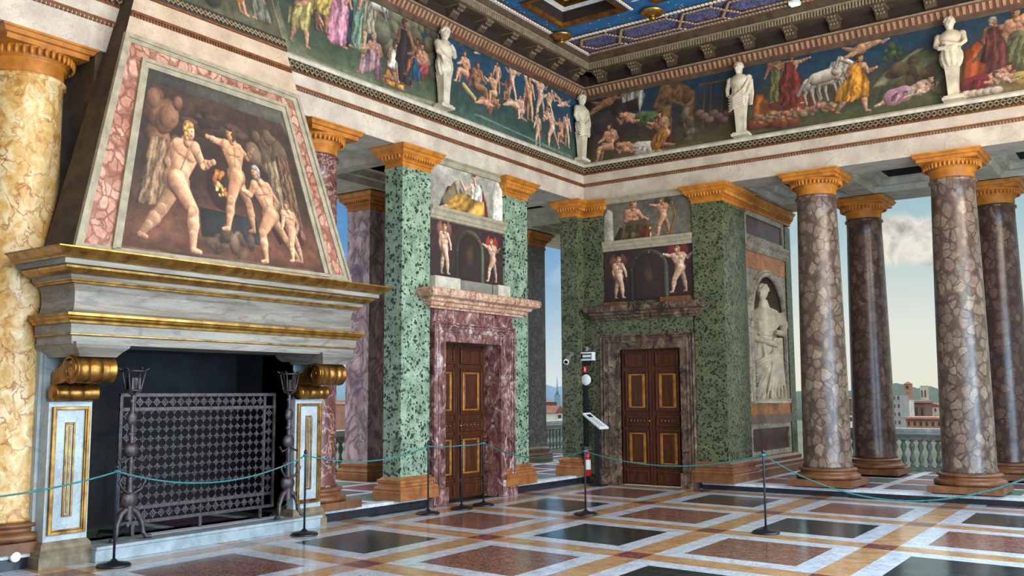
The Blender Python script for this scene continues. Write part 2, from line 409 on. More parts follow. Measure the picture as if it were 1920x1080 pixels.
POSE = {  # unit-height stick figures: x right, y up
 'stand': dict(he=(.0,.93), ne=(0,.84), sl=(-.1,.8), sr=(.1,.8), el=(-.17,.65), hl=(-.12,.5), er=(.17,.65), hr=(.22,.52), ch=(0,.72), pe=(0,.52), kl=(-.07,.28), fl=(-.09,.02), kr=(.08,.28), fr=(.1,.02)),
 'reach': dict(he=(.03,.92), ne=(.01,.84), sl=(-.1,.8), sr=(.11,.8), el=(-.2,.72), hl=(-.3,.82), er=(.22,.8), hr=(.36,.84), ch=(0,.72), pe=(-.02,.52), kl=(-.12,.28), fl=(-.16,.03), kr=(.1,.28), fr=(.16,.02)),
 'stride': dict(he=(.1,.9), ne=(.06,.82), sl=(-.04,.78), sr=(.14,.78), el=(-.14,.64), hl=(-.05,.54), er=(.22,.66), hr=(.33,.7), ch=(.04,.7), pe=(-.03,.5), kl=(-.16,.28), fl=(-.3,.08), kr=(.12,.3), fr=(.14,.02)),
 'bend': dict(he=(.36,.68), ne=(.27,.7), sl=(.2,.74), sr=(.22,.66), el=(.27,.5), hl=(.36,.36), er=(.3,.52), hr=(.42,.4), ch=(.13,.68), pe=(-.08,.54), kl=(-.14,.28), fl=(-.24,.03), kr=(.06,.3), fr=(.08,.02)),
 'sit': dict(he=(.02,.72), ne=(.01,.63), sl=(-.1,.58), sr=(.1,.58), el=(-.16,.44), hl=(-.04,.36), er=(.18,.46), hr=(.28,.42), ch=(0,.5), pe=(-.02,.28), kl=(.18,.33), fl=(.22,.03), kr=(.26,.28), fr=(.34,.02)),
 'kneel': dict(he=(.08,.68), ne=(.05,.6), sl=(-.05,.56), sr=(.12,.56), el=(-.1,.42), hl=(.04,.38), er=(.24,.5), hr=(.34,.56), ch=(.03,.48), pe=(-.04,.28), kl=(.08,.05), fl=(-.22,.03), kr=(.16,.24), fr=(.16,.02)),
 'lie': dict(he=(-.36,.3), ne=(-.28,.25), sl=(-.24,.26), sr=(-.2,.18), el=(-.34,.12), hl=(-.42,.22), er=(-.1,.1), hr=(.02,.12), ch=(-.14,.2), pe=(.06,.12), kl=(.26,.18), fl=(.46,.05), kr=(.28,.1), fr=(.48,.03)),
 'fly': dict(he=(.34,.64), ne=(.26,.58), sl=(.22,.58), sr=(.2,.5), el=(.36,.66), hl=(.48,.74), er=(.32,.46), hr=(.44,.5), ch=(.12,.5), pe=(-.08,.42), kl=(-.26,.42), fl=(-.44,.5), kr=(-.24,.34), fr=(-.42,.3)),
}
def person(cv, x, y, h, pose='stand', skin=(205, 160, 128), cloth=None, style=None, flip=False, hair=(90, 56, 34), seed=0, chubby=1.0, wings=None):
    J = {}
    g = np.random.default_rng(seed+1)
    for k, (a, b) in POSE[pose].items():
        a += (g.random()-.5)*.03; b += (g.random()-.5)*.02
        J[k] = (x+(-a if flip else a)*h, y+b*h)
    c = chubby*h*1.18; dk = [v*.78 for v in skin]
    P = lambda a, b, r0, r1, col=skin: cv.cap(J[a], J[b], r0*c, r1*c, col)
    def calf(a, b, r, r1, col=skin):
        A, B = np.array(J[a]), np.array(J[b]); m = A+(B-A)*.36; q = A+(B-A)*.62
        cv.cap(A, m, r*c, r*1.12*c, col); cv.cap(m, q, r*1.12*c, (r*.55+r1*.45)*c, col); cv.cap(q, B, (r*.55+r1*.45)*c, r1*c, col); cv.ell(A, r*.75*c, r*.75*c, [v*.97 for v in col], .15)
    if wings:
        sx, sy = J['ne']
        for d in (-1, 1):
            for k in range(6):
                t = radians(62-17*k); q = .27-.018*k
                cv.cap((sx+d*.06*h, sy-.02*h), (sx+d*q*cos(t)*h, sy+(q*sin(t)*.8)*h), .05*h, .03*h, [v*(1-.05*k) for v in wings], .35)
    if cloth is not None and style in ('cape', 'robe'):
        s = -1 if flip else 1
        cv.poly([J['sl'], J['ne'], J['sr'], (J['pe'][0]+.1*h*s, J['pe'][1]), (J['pe'][0]-.05*h*s, J['pe'][1]-.3*h), (J['pe'][0]-.22*h*s, J['pe'][1]-.2*h)], [v*.6 for v in cloth], .16, 1.4, seed)
    P('pe', 'kl', .062, .043, dk); calf('kl', 'fl', .04, .02, dk); cv.cap(J['fl'], (J['fl'][0]+(-.05 if flip else .05)*h, J['fl'][1]-.01*h), .02*c, .014*c, dk)
    P('sl', 'el', .036, .03, dk); calf('el', 'hl', .026, .015, dk)
    pe, sl, sr, ne, ch = (np.array(J[k]) for k in ('pe', 'sl', 'sr', 'ne', 'ch')); ax = pe-ne; ax = ax/np.hypot(*ax); nx_ = np.array([-ax[1], ax[0]])
    if np.dot(nx_, sr-sl) < 0: nx_ = -nx_
    hl_, hr_ = pe-nx_*.055*c, pe+nx_*.055*c; wa = (ch*.45+pe*.55)
    cv.cap(pe-nx_*.03*c, pe+nx_*.03*c, .072*c, .072*c, dk, .35)
    cv.cap(ne+ax*.02*h, wa, .06*c, .07*c, dk, .25); cv.cap(sl+ax*.03*h, wa-nx_*.015*c, .05*c, .055*c, skin, .3); cv.cap(sr+ax*.03*h, wa+nx_*.015*c, .05*c, .055*c, [v*1.02 for v in skin], .35)
    cv.cap(wa, pe, .072*c, .078*c, skin, .4); cv.cap(sl, sr, .042*c, .042*c, skin, .3)
    for sd in (-1, 1): cv.ell(ch-ax*.035*h+nx_*sd*.042*c, .045*c, .036*c, [v*1.0 for v in skin], .22)
    cv.cap(ch, pe-ax*.03*h, .004*c, .004*c, [v*.62 for v in skin], 0); cv.cap(ch-nx_*.06*c, ch+nx_*.06*c, .0035*c, .0035*c, [v*.66 for v in skin], 0)
    P('ne', 'he', .034, .03)
    P('pe', 'kr', .07, .044); calf('kr', 'fr', .041, .02); cv.cap(J['fr'], (J['fr'][0]+(-.06 if flip else .06)*h, J['fr'][1]-.01*h), .021*c, .014*c, skin)
    if cloth is not None and style:
        pe, kl, kr, fl, fr, ch = (J[k] for k in ('pe', 'kl', 'kr', 'fl', 'fr', 'ch'))
        if style == 'wrap':
            cv.cap((pe[0], pe[1]+.03*h), ((kl[0]+kr[0])/2, (kl[1]+kr[1])/2-.03*h), .11*c, .12*c, cloth, .3)
            cv.poly([(pe[0]-.12*h, pe[1]+.06*h), (pe[0]+.12*h, pe[1]+.06*h), (max(kl[0], kr[0])+.06*h, kr[1]-.08*h), (min(kl[0], kr[0])-.07*h, kl[1]-.1*h)], cloth, .2, 1.3, seed)
        if style in ('robe', 'tunic'):
            lo = .03 if style == 'robe' else .25
            a = min(fl[0], fr[0], kl[0])-.05*h; b = max(fl[0], fr[0], kr[0])+.05*h
            cv.poly([(J['sl'][0], J['sl'][1]+.03*h), (J['ne'][0], J['ne'][1]), (J['sr'][0], J['sr'][1]+.03*h), (ch[0]+.11*h, ch[1]-.06*h), (max(pe[0], kr[0])+.11*h, pe[1]-.02*h),
                     (b, y+lo*h), ((a+b)/2, y+(lo-.02)*h), (a, y+(lo+.01)*h), (min(pe[0], kl[0])-.11*h, pe[1]-.02*h), (ch[0]-.11*h, ch[1]-.06*h)], cloth, .2, 1.45, seed)
    P('sr', 'er', .04, .029); cv.ell(J['sr'], .043*c, .043*c, skin, .25); calf('er', 'hr', .027, .015); cv.ell(J['hr'], .022*c, .02*c, skin)
    hx, hy = J['he']; s = -1 if flip else 1; c = h*1.02
    cv.ell((hx-s*.018*h, hy+.012*h), .06*c, .07*c, hair, .4); cv.ell((hx+s*.006*h, hy-.006*h), .048*c, .064*c, skin, .4)
    cv.ell((hx-s*.004*h, hy+.05*h), .05*c, .026*c, hair, .4)
    for k in range(7):
        q = .8+.5*g.random(); cv.ell((hx-s*(.03+.012*(k % 3))*h+.01*h*g.random(), hy+(.05-.018*k)*h), .018*c, .016*c, [v*q for v in hair], .4)
    cv.ell((hx+s*.024*c, hy+.003*h), .009*c, .006*c, [v*.35 for v in skin], 0); cv.ell((hx+s*.02*c, hy-.03*h), .014*c, .006*c, (150, 80, 70), 0)
def beast(cv, x, y, h, col=(225, 218, 205), flip=False):
    s = -1 if flip else 1; d = [v*.75 for v in col]
    Q = lambda a, b: (x+s*a*h, y+b*h)
    for a, b, c_, e in ((-.3,.5,-.42,.25), (.22,.5,.4,.42), (-.2,.48,-.2,.22), (.28,.5,.5,.6)):
        cv.cap(Q(a, b), Q(c_, e), .07*h, .045*h, d); cv.cap(Q(c_, e), Q(c_+.06, e-.26), .04*h, .028*h, d)
    cv.cap(Q(-.3, .55), Q(.25, .62), .17*h, .18*h, col); cv.cap(Q(.28, .66), Q(.42, .95), .13*h, .08*h, col)
    cv.cap(Q(.42, .97), Q(.6, .86), .075*h, .05*h, col); cv.cap(Q(-.42, .6), Q(-.6, .3), .04*h, .06*h, d)
    cv.poly([Q(.2, .78), Q(.36, 1.06), Q(.44, 1.04), Q(.3, .7)], d, .2)
SK = (214, 156, 118); SKP = (222, 178, 148); SKB = (160, 110, 80)
# ---------------------------------------------------------------- the painted panels
FZ0, FZ1 = 5.93, 7.16
def wall_left_canvas(y0, y1, z0, z1, res): # u grows to the right as seen from the room (towards the corner, +y)
    cv = Canvas(y1-y0, z1-z0, res)
    cv.map = lambda u, v: (np.full_like(u, .012), y0+u*(y1-y0), z0+v*(z1-z0))
    cv.pt = lambda px, py: (lambda p: (p[1]-y0, p[2]-z0))(at_x(px, py))
    return cv
def wall_right_canvas(x0, x1, z0, z1, res):
    cv = Canvas(x1-x0, z1-z0, res)
    cv.map = lambda u, v: (x0+u*(x1-x0), np.full_like(u, -.012), z0+v*(z1-z0))
    cv.pt = lambda px, py: (lambda p: (p[0]-x0, p[2]-z0))(at_y(px, py))
    return cv
def fig(cv, px, py, h, *a, **k):
    p = cv.pt(px, py); person(cv, p[0], p[1], h, *a, **k)
def ground(cv, pts, col, folds=.08, seed=0):
    cv.poly([cv.pt(*p) for p in pts], col, folds, .3, seed, .05)
# left frieze, bay beside the chimney hood
cv = wall_left_canvas(-9.2, -4.32, FZ0, FZ1, 88)
cv.fill([(0, (126, 136, 104)), (.2, (74, 92, 66)), (.55, (60, 72, 60)), (.75, (44, 62, 66)), (1, (22, 58, 76))], .14, 1.6, 1)
ground(cv, [(520, 0), (545, 92), (700, 158), (830, 196), (830, 202), (700, 170), (548, 106), (500, 60)], (186, 184, 142), .05)
cv.blobs(cv.pt(742, 50), .55, .4, (122, 124, 100), 26, 4, .3)
cv.blobs(cv.pt(800, 95), .4, .35, (96, 92, 66), 20, 6, .3)
cv.blobs(cv.pt(640, 30), .5, .3, (42, 62, 84), 16, 9, .35)
fig(cv, 566, 88, .92, 'bend', SK, (216, 196, 116), 'tunic', seed=1)
fig(cv, 630, 86, 1.16, 'stand', SK, (222, 150, 176), 'robe', seed=2)
fig(cv, 600, 60, 1.05, 'stand', SKB, (206, 176, 90), 'tunic', seed=12)
fig(cv, 672, 96, 1.14, 'stand', SK, (132, 170, 146), 'robe', True, seed=3)
fig(cv, 690, 92, .98, 'stand', SK, (176, 168, 140), 'tunic', True, seed=14)
p = cv.pt(708, 40); beast(cv, p[0], p[1], .36, (228, 228, 224))
fig(cv, 700, 148, .86, 'sit', SK, (190, 148, 160), 'robe', True, seed=4, hair=(170, 160, 150))
fig(cv, 737, 164, .98, 'kneel', SK, (228, 160, 62), 'robe', seed=5)
fig(cv, 734, 152, .8, 'kneel', SK, (226, 222, 206), 'tunic', seed=15)
fig(cv, 758, 160, 1.0, 'stand', SKB, (52, 44, 50), 'robe', seed=6)
fig(cv, 783, 150, .8, 'sit', SKB, (206, 104, 64), 'robe', True, seed=7)
fig(cv, 792, 158, .8, 'sit', SK, (196, 74, 84), 'wrap', True, seed=17)
fig(cv, 776, 152, .6, 'kneel', SK, (30, 86, 120), 'robe', seed=18)
cv.tone = .86; cvLA = cv
# left frieze, bay towards the corner
cv = wall_left_canvas(-4.28, -.02, FZ0, FZ1, 88)
cv.fill([(0, (66, 92, 80)), (.25, (44, 72, 64)), (.45, (40, 66, 66)), (.65, (28, 66, 88)), (1, (14, 64, 94))], .12, 1.8, 2)
for k, (px, py, h, po, fl, sk) in enumerate([(858, 92, .42, 'fly', True, SK), (898, 116, .36, 'fly', False, SKP), (962, 150, .4, 'fly', True, SKP), (872, 160, .72, 'sit', True, SK), (894, 190, .86, 'sit', False, SKB),
        (932, 176, .56, 'stand', True, SK), (916, 205, .72, 'lie', True, SK), (925, 196, .72, 'kneel', True, SK), (950, 190, .5, 'kneel', True, SKB), (960, 190, .66, 'reach', False, SKP), (968, 208, .74, 'lie', True, SKP),
        (988, 200, .7, 'reach', True, SKP), (992, 226, .8, 'stand', False, SK), (1012, 226, .84, 'reach', True, SKP), (1024, 196, .36, 'fly', False, SKP), (1030, 234, .72, 'stride', False, SKP),
        (1045, 202, .4, 'fly', True, SK), (1056, 218, .5, 'fly', False, SKP), (1008, 276, .62, 'stand', True, SKP), (1034, 280, .8, 'stride', True, SKP), (1052, 270, .66, 'kneel', True, SK), (1062, 276, .66, 'stand', False, SKP), (978, 226, .6, 'kneel', True, SKP)]):
    fig(cv, px, py, h, po, sk, None if k % 3 else (186, 120, 120), None if k % 3 else 'cape', fl, seed=20+k)
for k in range(26):
    px = 890+k*7; cv.cap(cv.pt(px, 215+k*3.0), cv.pt(px+16, 219+k*3.4), .012, .006, (120, 146, 132), 0)
cv.cap(cv.pt(868, 160), cv.pt(888, 185), .05, .05, (176, 158, 96))
cvLB = cv
# right frieze, bay beside the corner
cv = wall_right_canvas(.02, 3.18, FZ0, FZ1, 92)
cv.fill([(0, (92, 84, 42)), (.25, (66, 58, 36)), (.5, (52, 44, 40)), (.75, (28, 52, 74)), (1, (15, 54, 76))], .12, 1.8, 3)
cv.blobs(cv.pt(1140, 205), .55, .5, (46, 38, 38), 20, 3, .35)
ground(cv, [(1096, 300), (1290, 270), (1388, 250), (1388, 262), (1096, 306)], (132, 124, 70))
ground(cv, [(1232, 270), (1225, 200), (1240, 160), (1275, 152), (1304, 170), (1300, 262), (1284, 262), (1280, 200), (1260, 190), (1262, 268)], (124, 92, 58), .12)
cv.blobs(cv.pt(1265, 182), .3, .22, (118, 80, 48), 14, 8, .3); cv.blobs(cv.pt(1288, 235), .14, .25, (96, 86, 70), 10, 9, .35)
cv.poly([cv.pt(*q) for q in ((1164, 175), (1206, 166), (1210, 178), (1200, 212), (1196, 184), (1168, 194))], (188, 188, 178), .2)
cv.tubex = [cv.cap(cv.pt(1094+k*9, 224-k*7.2+k*k*.32), cv.pt(1103+k*9, 224-(k+1)*7.2+(k+1)**2*.32), .035, .035, (166, 130, 52), .2) for k in range(6)]
for px in (1318, 1330, 1352, 1364): cv.cap(cv.pt(px, 240), cv.pt(px+4, 155), .014, .012, (92, 78, 54), .2)
cv.cap(cv.pt(1312, 160), cv.pt(1366, 150), .02, .02, (92, 78, 54), .2)
for k in range(7): cv.ell(cv.pt(1312+k*9, 212+k % 3*6), .09, .06, (130, 96, 84), .3)
fig(cv, 1140, 224, .78, 'fly', SKB, None, None, seed=40)
fig(cv, 1196, 238, 1.0, 'lie', SK, (92, 116, 70), 'wrap', seed=41)
fig(cv, 1146, 300, .9, 'sit', SK, None, None, True, seed=42)
fig(cv, 1192, 294, 1.0, 'lie', SK, (222, 214, 200), 'wrap', seed=43)
fig(cv, 1246, 276, .9, 'kneel', SK, (150, 60, 46), 'cape', True, seed=44)
fig(cv, 1240, 278, .8, 'kneel', SKB, (186, 120, 44), 'wrap', True, seed=45)
cv.tone = .92; cvRA = cv
# right frieze, middle bay
cv = wall_right_canvas(3.22, 6.5, FZ0, FZ1, 92)
cv.fill([(0, (92, 96, 56)), (.2, (72, 78, 50)), (.4, (74, 66, 44)), (.62, (54, 58, 62)), (.8, (22, 62, 84)), (1, (14, 58, 84))], .1, 1.8, 4)
cv.blobs(cv.pt(1466, 206), .52, .26, (126, 60, 38), 20, 3, .35)
cv.poly([cv.pt(*q) for q in ((1412, 232), (1414, 178), (1432, 176), (1436, 224), (1500, 212), (1480, 226))], (206, 112, 40), .15)
cg = np.random.default_rng(9)
for k in range(46):
    q = cv.pt(1420+cg.random()*145, 0); px = 1420+(k*37 % 46)*3.2; cv.ell(cv.pt(px, 226-(px-1420)*.17+cg.random()*14-9), .03+.05*cg.random(), .025+.035*cg.random(), [v*(.75+.35*cg.random()) for v in (196, 140, 108)], .45, 0, 3)
ground(cv, [(1415, 250), (1600, 215), (1780, 180), (1780, 196), (1415, 262)], (110, 116, 62), .06)
ground(cv, [(1640, 200), (1660, 150), (1700, 100), (1740, 84), (1765, 100), (1770, 180), (1690, 172)], (92, 96, 62), .1)
ground(cv, [(1636, 165), (1655, 140), (1720, 92), (1735, 90), (1690, 120), (1662, 160)], (156, 156, 120), .05)
cv.blobs(cv.pt(1710, 135), .32, .2, (76, 62, 40), 16, 12, .3); cv.blobs(cv.pt(1672, 100), .14, .13, (62, 82, 46), 12, 13, .35)
fig(cv, 1456, 192, .84, 'stand', SKB, (118, 116, 70), 'robe', True, seed=50, hair=(140, 132, 120))
fig(cv, 1484, 198, .9, 'reach', SK, (132, 52, 42), 'robe', seed=51)
for q, (px, py, h) in enumerate(((1562, 184, .58), (1538, 192, .6), (1550, 182, .6))):
    p = cv.pt(px, py); beast(cv, p[0], p[1], h, (236-8*q, 226-8*q, 208-8*q))
fig(cv, 1626, 128, .8, 'fly', SK, (150, 134, 110), None, seed=52)
fig(cv, 1606, 214, 1.0, 'stride', SK, (226, 150, 40), 'tunic', seed=53)
cv.poly([cv.pt(*q) for q in ((1576, 190), (1602, 158), (1612, 170), (1600, 192))], (218, 140, 40), .2)
fig(cv, 1706, 190, .95, 'lie', SKP, (196, 142, 164), 'wrap', True, seed=54)
fig(cv, 1728, 180, .5, 'lie', SKP, (210, 208, 190), 'tunic', True, seed=55)
cv.tone = .9; cvRB = cv
# right frieze, bay at the right edge
cv = wall_right_canvas(6.54, 9.6, FZ0, FZ1, 80)
cv.fill([(0, (132, 120, 70)), (.2, (104, 78, 50)), (.5, (70, 62, 60)), (.8, (24, 62, 82)), (1, (15, 60, 86))], .12, 1.8, 5)
cv.poly([cv.pt(*q) for q in ((1802, 168), (1806, 96), (1860, 60), (1920, 24), (1925, 40), (1870, 90), (1842, 160))], (206, 92, 36), .18)
cv.poly([cv.pt(*q) for q in ((1846, 72), (1925, 22), (1930, 36), (1880, 66))], (222, 168, 64), .12)
for k in range(6): cv.cap(cv.pt(1862, 66), cv.pt(1826+k*5, 116-k*5), .03, .02, (104, 94, 84), .3)
fig(cv, 1870, 146, .92, 'stand', SKB, (104, 52, 48), 'robe', seed=60, hair=(180, 172, 160))
fig(cv, 1912, 146, 1.05, 'stand', SK, (110, 112, 76), 'wrap', seed=61)
fig(cv, 1850, 168, .9, 'lie', SK, (132, 40, 44), 'wrap', True, seed=62)
fig(cv, 1905, 160, .7, 'lie', SKP, (196, 170, 96), 'wrap', seed=63)
for k in range(5): cv.ell(cv.pt(1812+k*14, 178-k*2), .09, .06, (214, 200, 182), .3)
cv.tone = .9; cvRC = cv
def frieze(cv, name, label):
    return tag(recenter(cv.mesh(name, cv.map, m_paint)), label, 'painting', 'painted frieze panels')
frieze(cvLA, 'frieze_painting', 'painted frieze bay of robed people on a green hill, beside the chimney hood')
frieze(cvLB, 'frieze_painting', 'painted frieze bay of many pale nude figures on dark green, left of the corner')
frieze(cvRA, 'frieze_painting', 'painted frieze bay of reclining figures and a brown rock arch, right of the corner')
frieze(cvRB, 'frieze_painting', 'painted frieze bay with white horses and a man in orange, middle of the right wall')
frieze(cvRC, 'frieze_painting', 'painted frieze bay with a big orange cloth at the right edge of the photo')
# over-door panels
def over(cv, name, label, loc=None):
    return tag(recenter(cv.mesh(name, cv.map, m_paint)), label, 'painting', 'painted panels over the doors')
cv = wall_left_canvas(-4.5, -2.6, 4.44, 5.14, 130); cv.map = (lambda u, v: (np.full_like(u, -.008), -4.5+u*1.9, 4.44+v*.7))
cv.fill([(0, (150, 144, 132)), (1, (170, 166, 152))], .1, 2, 6)
cv.poly([(1.6, 0), (1.62, .5), (1.68, .66), (1.78, .68), (1.9, .6), (1.9, 0)], (222, 216, 198), .04)
cv.poly([(.25, .02), (.45, .36), (.75, .42), (.9, .2), (.6, 0)], (140, 122, 84), .2)
cv.cap((.4, .1), (.68, .4), .1, .09, (152, 136, 96)); cv.cap((.66, .42), (.74, .2), .05, .03, (150, 140, 120))
cv.poly([(1.08, .5), (1.32, .52), (1.46, .2), (1.5, 0), (1.2, 0)], (122, 42, 44), .12)
cv.poly([(.34, -.02), (.4, .06), (.62, .25), (.86, .33), (1.1, .3), (1.38, .26), (1.42, -.02)], (204, 148, 60), .24, .8, 3)
cv.poly([(1.02, .5), (1.1, .54), (1.24, .54), (1.34, .46), (1.33, .24), (1.06, .26)], (226, 218, 204), .14)
cv.cap((1.15, .5), (1.12, .62), .035, .03, SKP); cv.ell((1.1, .635), .055, .066, SKP); cv.ell((1.125, .665), .06, .045, (150, 96, 52))
cv.ell((1.075, .64), .01, .006, (80, 50, 40), 0); cv.ell((1.065, .61), .014, .005, (150, 80, 70), 0)
cv.cap((1.04, .47), (.88, .37), .045, .035, SKP); cv.cap((.88, .37), (.78, .5), .034, .022, SKP); cv.ell((.775, .515), .026, .024, SKP)
cv.cap((.42, .04), (.3, .01), .03, .02, SKP)
over(cv, 'over_door_painting', 'painted panel of a seated woman in ochre skirt, topmost over the left door')
def putto_panel(cv, W, H, a, b, arch, leaf, dark):
    cv.fill([(0, dark), (1, tuple(v*1.1 for v in dark))], .1, 2, 8)
    x0, x1, zt = arch
    for k in range(60):
        t = k/59
        if t < .3: p = (x0-.03, t/.3*(zt-.28))
        elif t > .7: p = (x1+.03, (1-t)/.3*(zt-.28))
        else: an = pi-(t-.3)/.4*pi; p = ((x0+x1)/2+cos(an)*((x1-x0)/2+.03), zt-.28+sin(an)*.3)
        cv.ell(p, .05, .05, leaf, .5, k)
        if k % 3 == 0: cv.ell((p[0]+.02*(k % 2), p[1]), .018, .018, (190, 186, 160), .2)
    P = [(x0, 0), (x0, zt-.28)]+[((x0+x1)/2+cos(an)*(x1-x0)/2, zt-.28+sin(an)*.27) for an in np.linspace(pi, 0, 14)]+[(x1, zt-.28), (x1, 0)]
    cv.poly(P, (52, 38, 32), 0, vol=.1)
    cv.ell(((x0+x1)/2, zt*.55), .08, .14, (84, 58, 40), .1, 0, 9)
    person(cv, a[0], a[1], a[2], 'stand', SKP, flip=False, seed=81, chubby=1.12, wings=a[3], hair=(170, 112, 56))
    person(cv, b[0], b[1], b[2], 'reach', SKP, flip=True, seed=83, chubby=1.12, wings=b[3], hair=(176, 112, 52))
cv = wall_left_canvas(-4.5, -2.6, 3.38, 4.24, 130); cv.map = (lambda u, v: (np.full_like(u, -.008), -4.5+u*1.9, 3.38+v*.86))
putto_panel(cv, 1.9, .86, (.38, .05, .76, (150, 92, 84)), (1.6, .04, .7, (190, 60, 50)), (.72, 1.3, .74), (82, 84, 62), (54, 36, 34))
over(cv, 'over_door_painting', 'painted panel of two winged infants and a dark arch over the left door')
cv = wall_right_canvas(.42, 2.2, 4.4, 5.12, 130); cv.map = (lambda u, v: (.42+u*1.78, np.full_like(u, .008), 4.4+v*.72))
cv.fill([(0, (116, 108, 92)), (1, (92, 86, 74))], .1, 2, 9)
cv.poly([(0, 0), (.02, .5), (.1, .62), (.2, .56), (.22, 0)], (186, 180, 162), .04)
person(cv, .62, -.1, 1.05, 'sit', SK, (92, 76, 48), 'wrap', seed=91, hair=(146, 84, 44))
cv.poly([(.2, 0), (.35, .25), (.62, .14), (.95, .1), (.95, 0)], (104, 84, 50), .2); cv.poly([(.74, .1), (.8, .24), (.9, .2), (.96, 0), (.78, 0)], (110, 44, 42), .14)
person(cv, 1.22, .02, .68, 'reach', SK, flip=True, seed=92, chubby=1.12, wings=(86, 74, 66), hair=(150, 90, 50))
cv.cap((1.36, .05), (1.46, .34), .02, .015, (160, 108, 44)); cv.cap((1.46, .34), (1.4, .6), .015, .015, (160, 108, 44)); cv.ell((.96, .17), .03, .03, (214, 150, 40))
over(cv, 'over_door_painting', 'painted panel of a seated woman with a standing child, topmost over the right door')
cv = wall_right_canvas(.42, 2.2, 3.28, 4.22, 130); cv.map = (lambda u, v: (.42+u*1.78, np.full_like(u, .008), 3.28+v*.94))
putto_panel(cv, 1.78, .94, (.3, .06, .76, (120, 74, 66)), (1.5, .1, .82, (140, 40, 44)), (.6, 1.22, .84), (70, 76, 58), (50, 30, 30))
over(cv, 'over_door_painting', 'painted panel of two winged infants and a garlanded arch over the right door')
# ---------------------------------------------------------------- the room shell
ZS = 5.2           # architrave soffit
ZL = .15           # loggia floor level
XE, YB = 10.4, -16.4
def struct(o, label, cat): return tag(o, label, cat, kind='structure')
def clip_rect(P, x0, x1, y0, y1):
    for ax, lim, sg in ((0, x0, 1), (0, x1, -1), (1, y0, 1), (1, y1, -1)):
        Q = []
        for i in range(len(P)):
            a, b = P[i-1], P[i]; da = (a[ax]-lim)*sg; db = (b[ax]-lim)*sg
            if (da >= 0) != (db >= 0):
                t = da/(da-db); Q.append((a[0]+(b[0]-a[0])*t, a[1]+(b[1]-a[1])*t))
            if db >= 0: Q.append(b)
        P = Q
        if not P: break
    return P
def tiled(rect, p0, A, B, z, spec, jr=(-12, 12)):
    """inlaid marble floor; spec(i, j) -> list of ((u0,u1,v0,v1), material) per lattice cell"""
    mb = MB()
    for i in range(*jr):
        for j in range(*jr):
            for (u0, u1, v0, v1), m in spec(i, j):
                P = [(p0[0]+(i+u)*A[0]+(j+v)*B[0], p0[1]+(i+u)*A[1]+(j+v)*B[1]) for u, v in ((u0, v0), (u1, v0), (u1, v1), (u0, v1))]
                P = clip_rect(P, *rect)
                if len(P) > 2: mb.add([(a, b, z) for a, b in P], [tuple(range(len(P)))], m)
    return mb
def floorstone(name, base, base2, vein, scale, width, st, rough=.16, amt=.8):
    g = G(name, rough, bump=.0, spec=.35); co = g.stretch(st)
    bg = g.ramp(g.noise(scale, 7, .6, co=co), [(.32, base2), (.66, base)])
    n = g.noise(scale*1.7, 7, 1.5, co=co); m = g.ramp(g.math('ABSOLUTE', g.math('SUBTRACT', n, .5)), [(0, (255,)*3), (width, (0,)*3)])
    k = g.mix(g.math('MULTIPLY', m, amt), bg, vein)
    r = g.math('ADD', g.math('MULTIPLY', g.noise(3, 4), .14), rough-.05); g.L(r, g.b.inputs['Roughness'])
    return g.done(k)
fl_green = floorstone('floor_dark_green_marble', (30, 44, 44), (18, 26, 28), (60, 86, 84), 5, .03, (.5, 2.5, 1))
fl_brown = floorstone('floor_red_brown_marble', (126, 74, 58), (70, 38, 32), (170, 144, 130), 7, .05, (1, 2.0, 1))
fl_white = floorstone('floor_white_marble', (214, 222, 232), (178, 190, 206), (116, 132, 160), 6, .035, (1, 1, 1), amt=.7)
fl_yell = floorstone('floor_yellow_marble', (196, 158, 112), (164, 122, 80), (146, 100, 62), 4, .04, (1, 1.4, 1), amt=.6)
fl_red = floorstone('floor_dark_red_marble', (118, 48, 46), (78, 30, 36), (170, 120, 120), 9, .05, (1, 1, 1))
fl_purp = floorstone('loggia_purple_marble', (96, 66, 80), (66, 46, 58), (110, 92, 110), 6, .04, (1, 1, 1), .4)
fl_teal = floorstone('loggia_green_marble', (92, 120, 98), (64, 92, 76), (110, 136, 120), 6, .04, (1, 1, 1), .4)
fl_rust = floorstone('loggia_rust_marble', (138, 66, 56), (104, 46, 42), (160, 110, 92), 6, .04, (1, 1, 1), .4)
fl_lw = floorstone('loggia_white_marble', (214, 218, 222), (182, 188, 196), (150, 158, 172), 6, .03, (1, 1, 1), .4)
def fspec(i, j):
    a, b = .080, .200
    sq = 0 if (i+j) % 2 else 1
    W = [((a,1-a,a,b),2), ((a,1-a,1-b,1-a),2), ((a,b,b,1-b),2), ((1-b,1-a,b,1-b),2)]
    Yl = [((-a,a,a,1-a),3), ((a,1-a,-a,a),3)]
    return [((b,1-b,b,1-b),sq)]+W+Yl+[((-a,a,-a,a),4)]
mb = tiled((-.02, XE, YB, .02), (2.47, -8.365), (1.955, -.155), (-.035, 2.021), 0, fspec)
mb.box(-.1, XE, YB, .1, -.2, -.01, 3)
struct(mb.build('floor', [fl_green, fl_brown, fl_white, fl_yell, fl_red]), 'polished floor of dark green and red brown marble squares in white and yellow frames', 'floor')
def lspec(i, j):
    c = [0, 1, 2, 0][(i+2*j) % 4]; w = .16
    return [((w,1,w,1),c), ((0,w,0,1),3), ((w,1,0,w),3)]
LM = [fl_purp, fl_teal, fl_rust, fl_lw]
mb = MB()
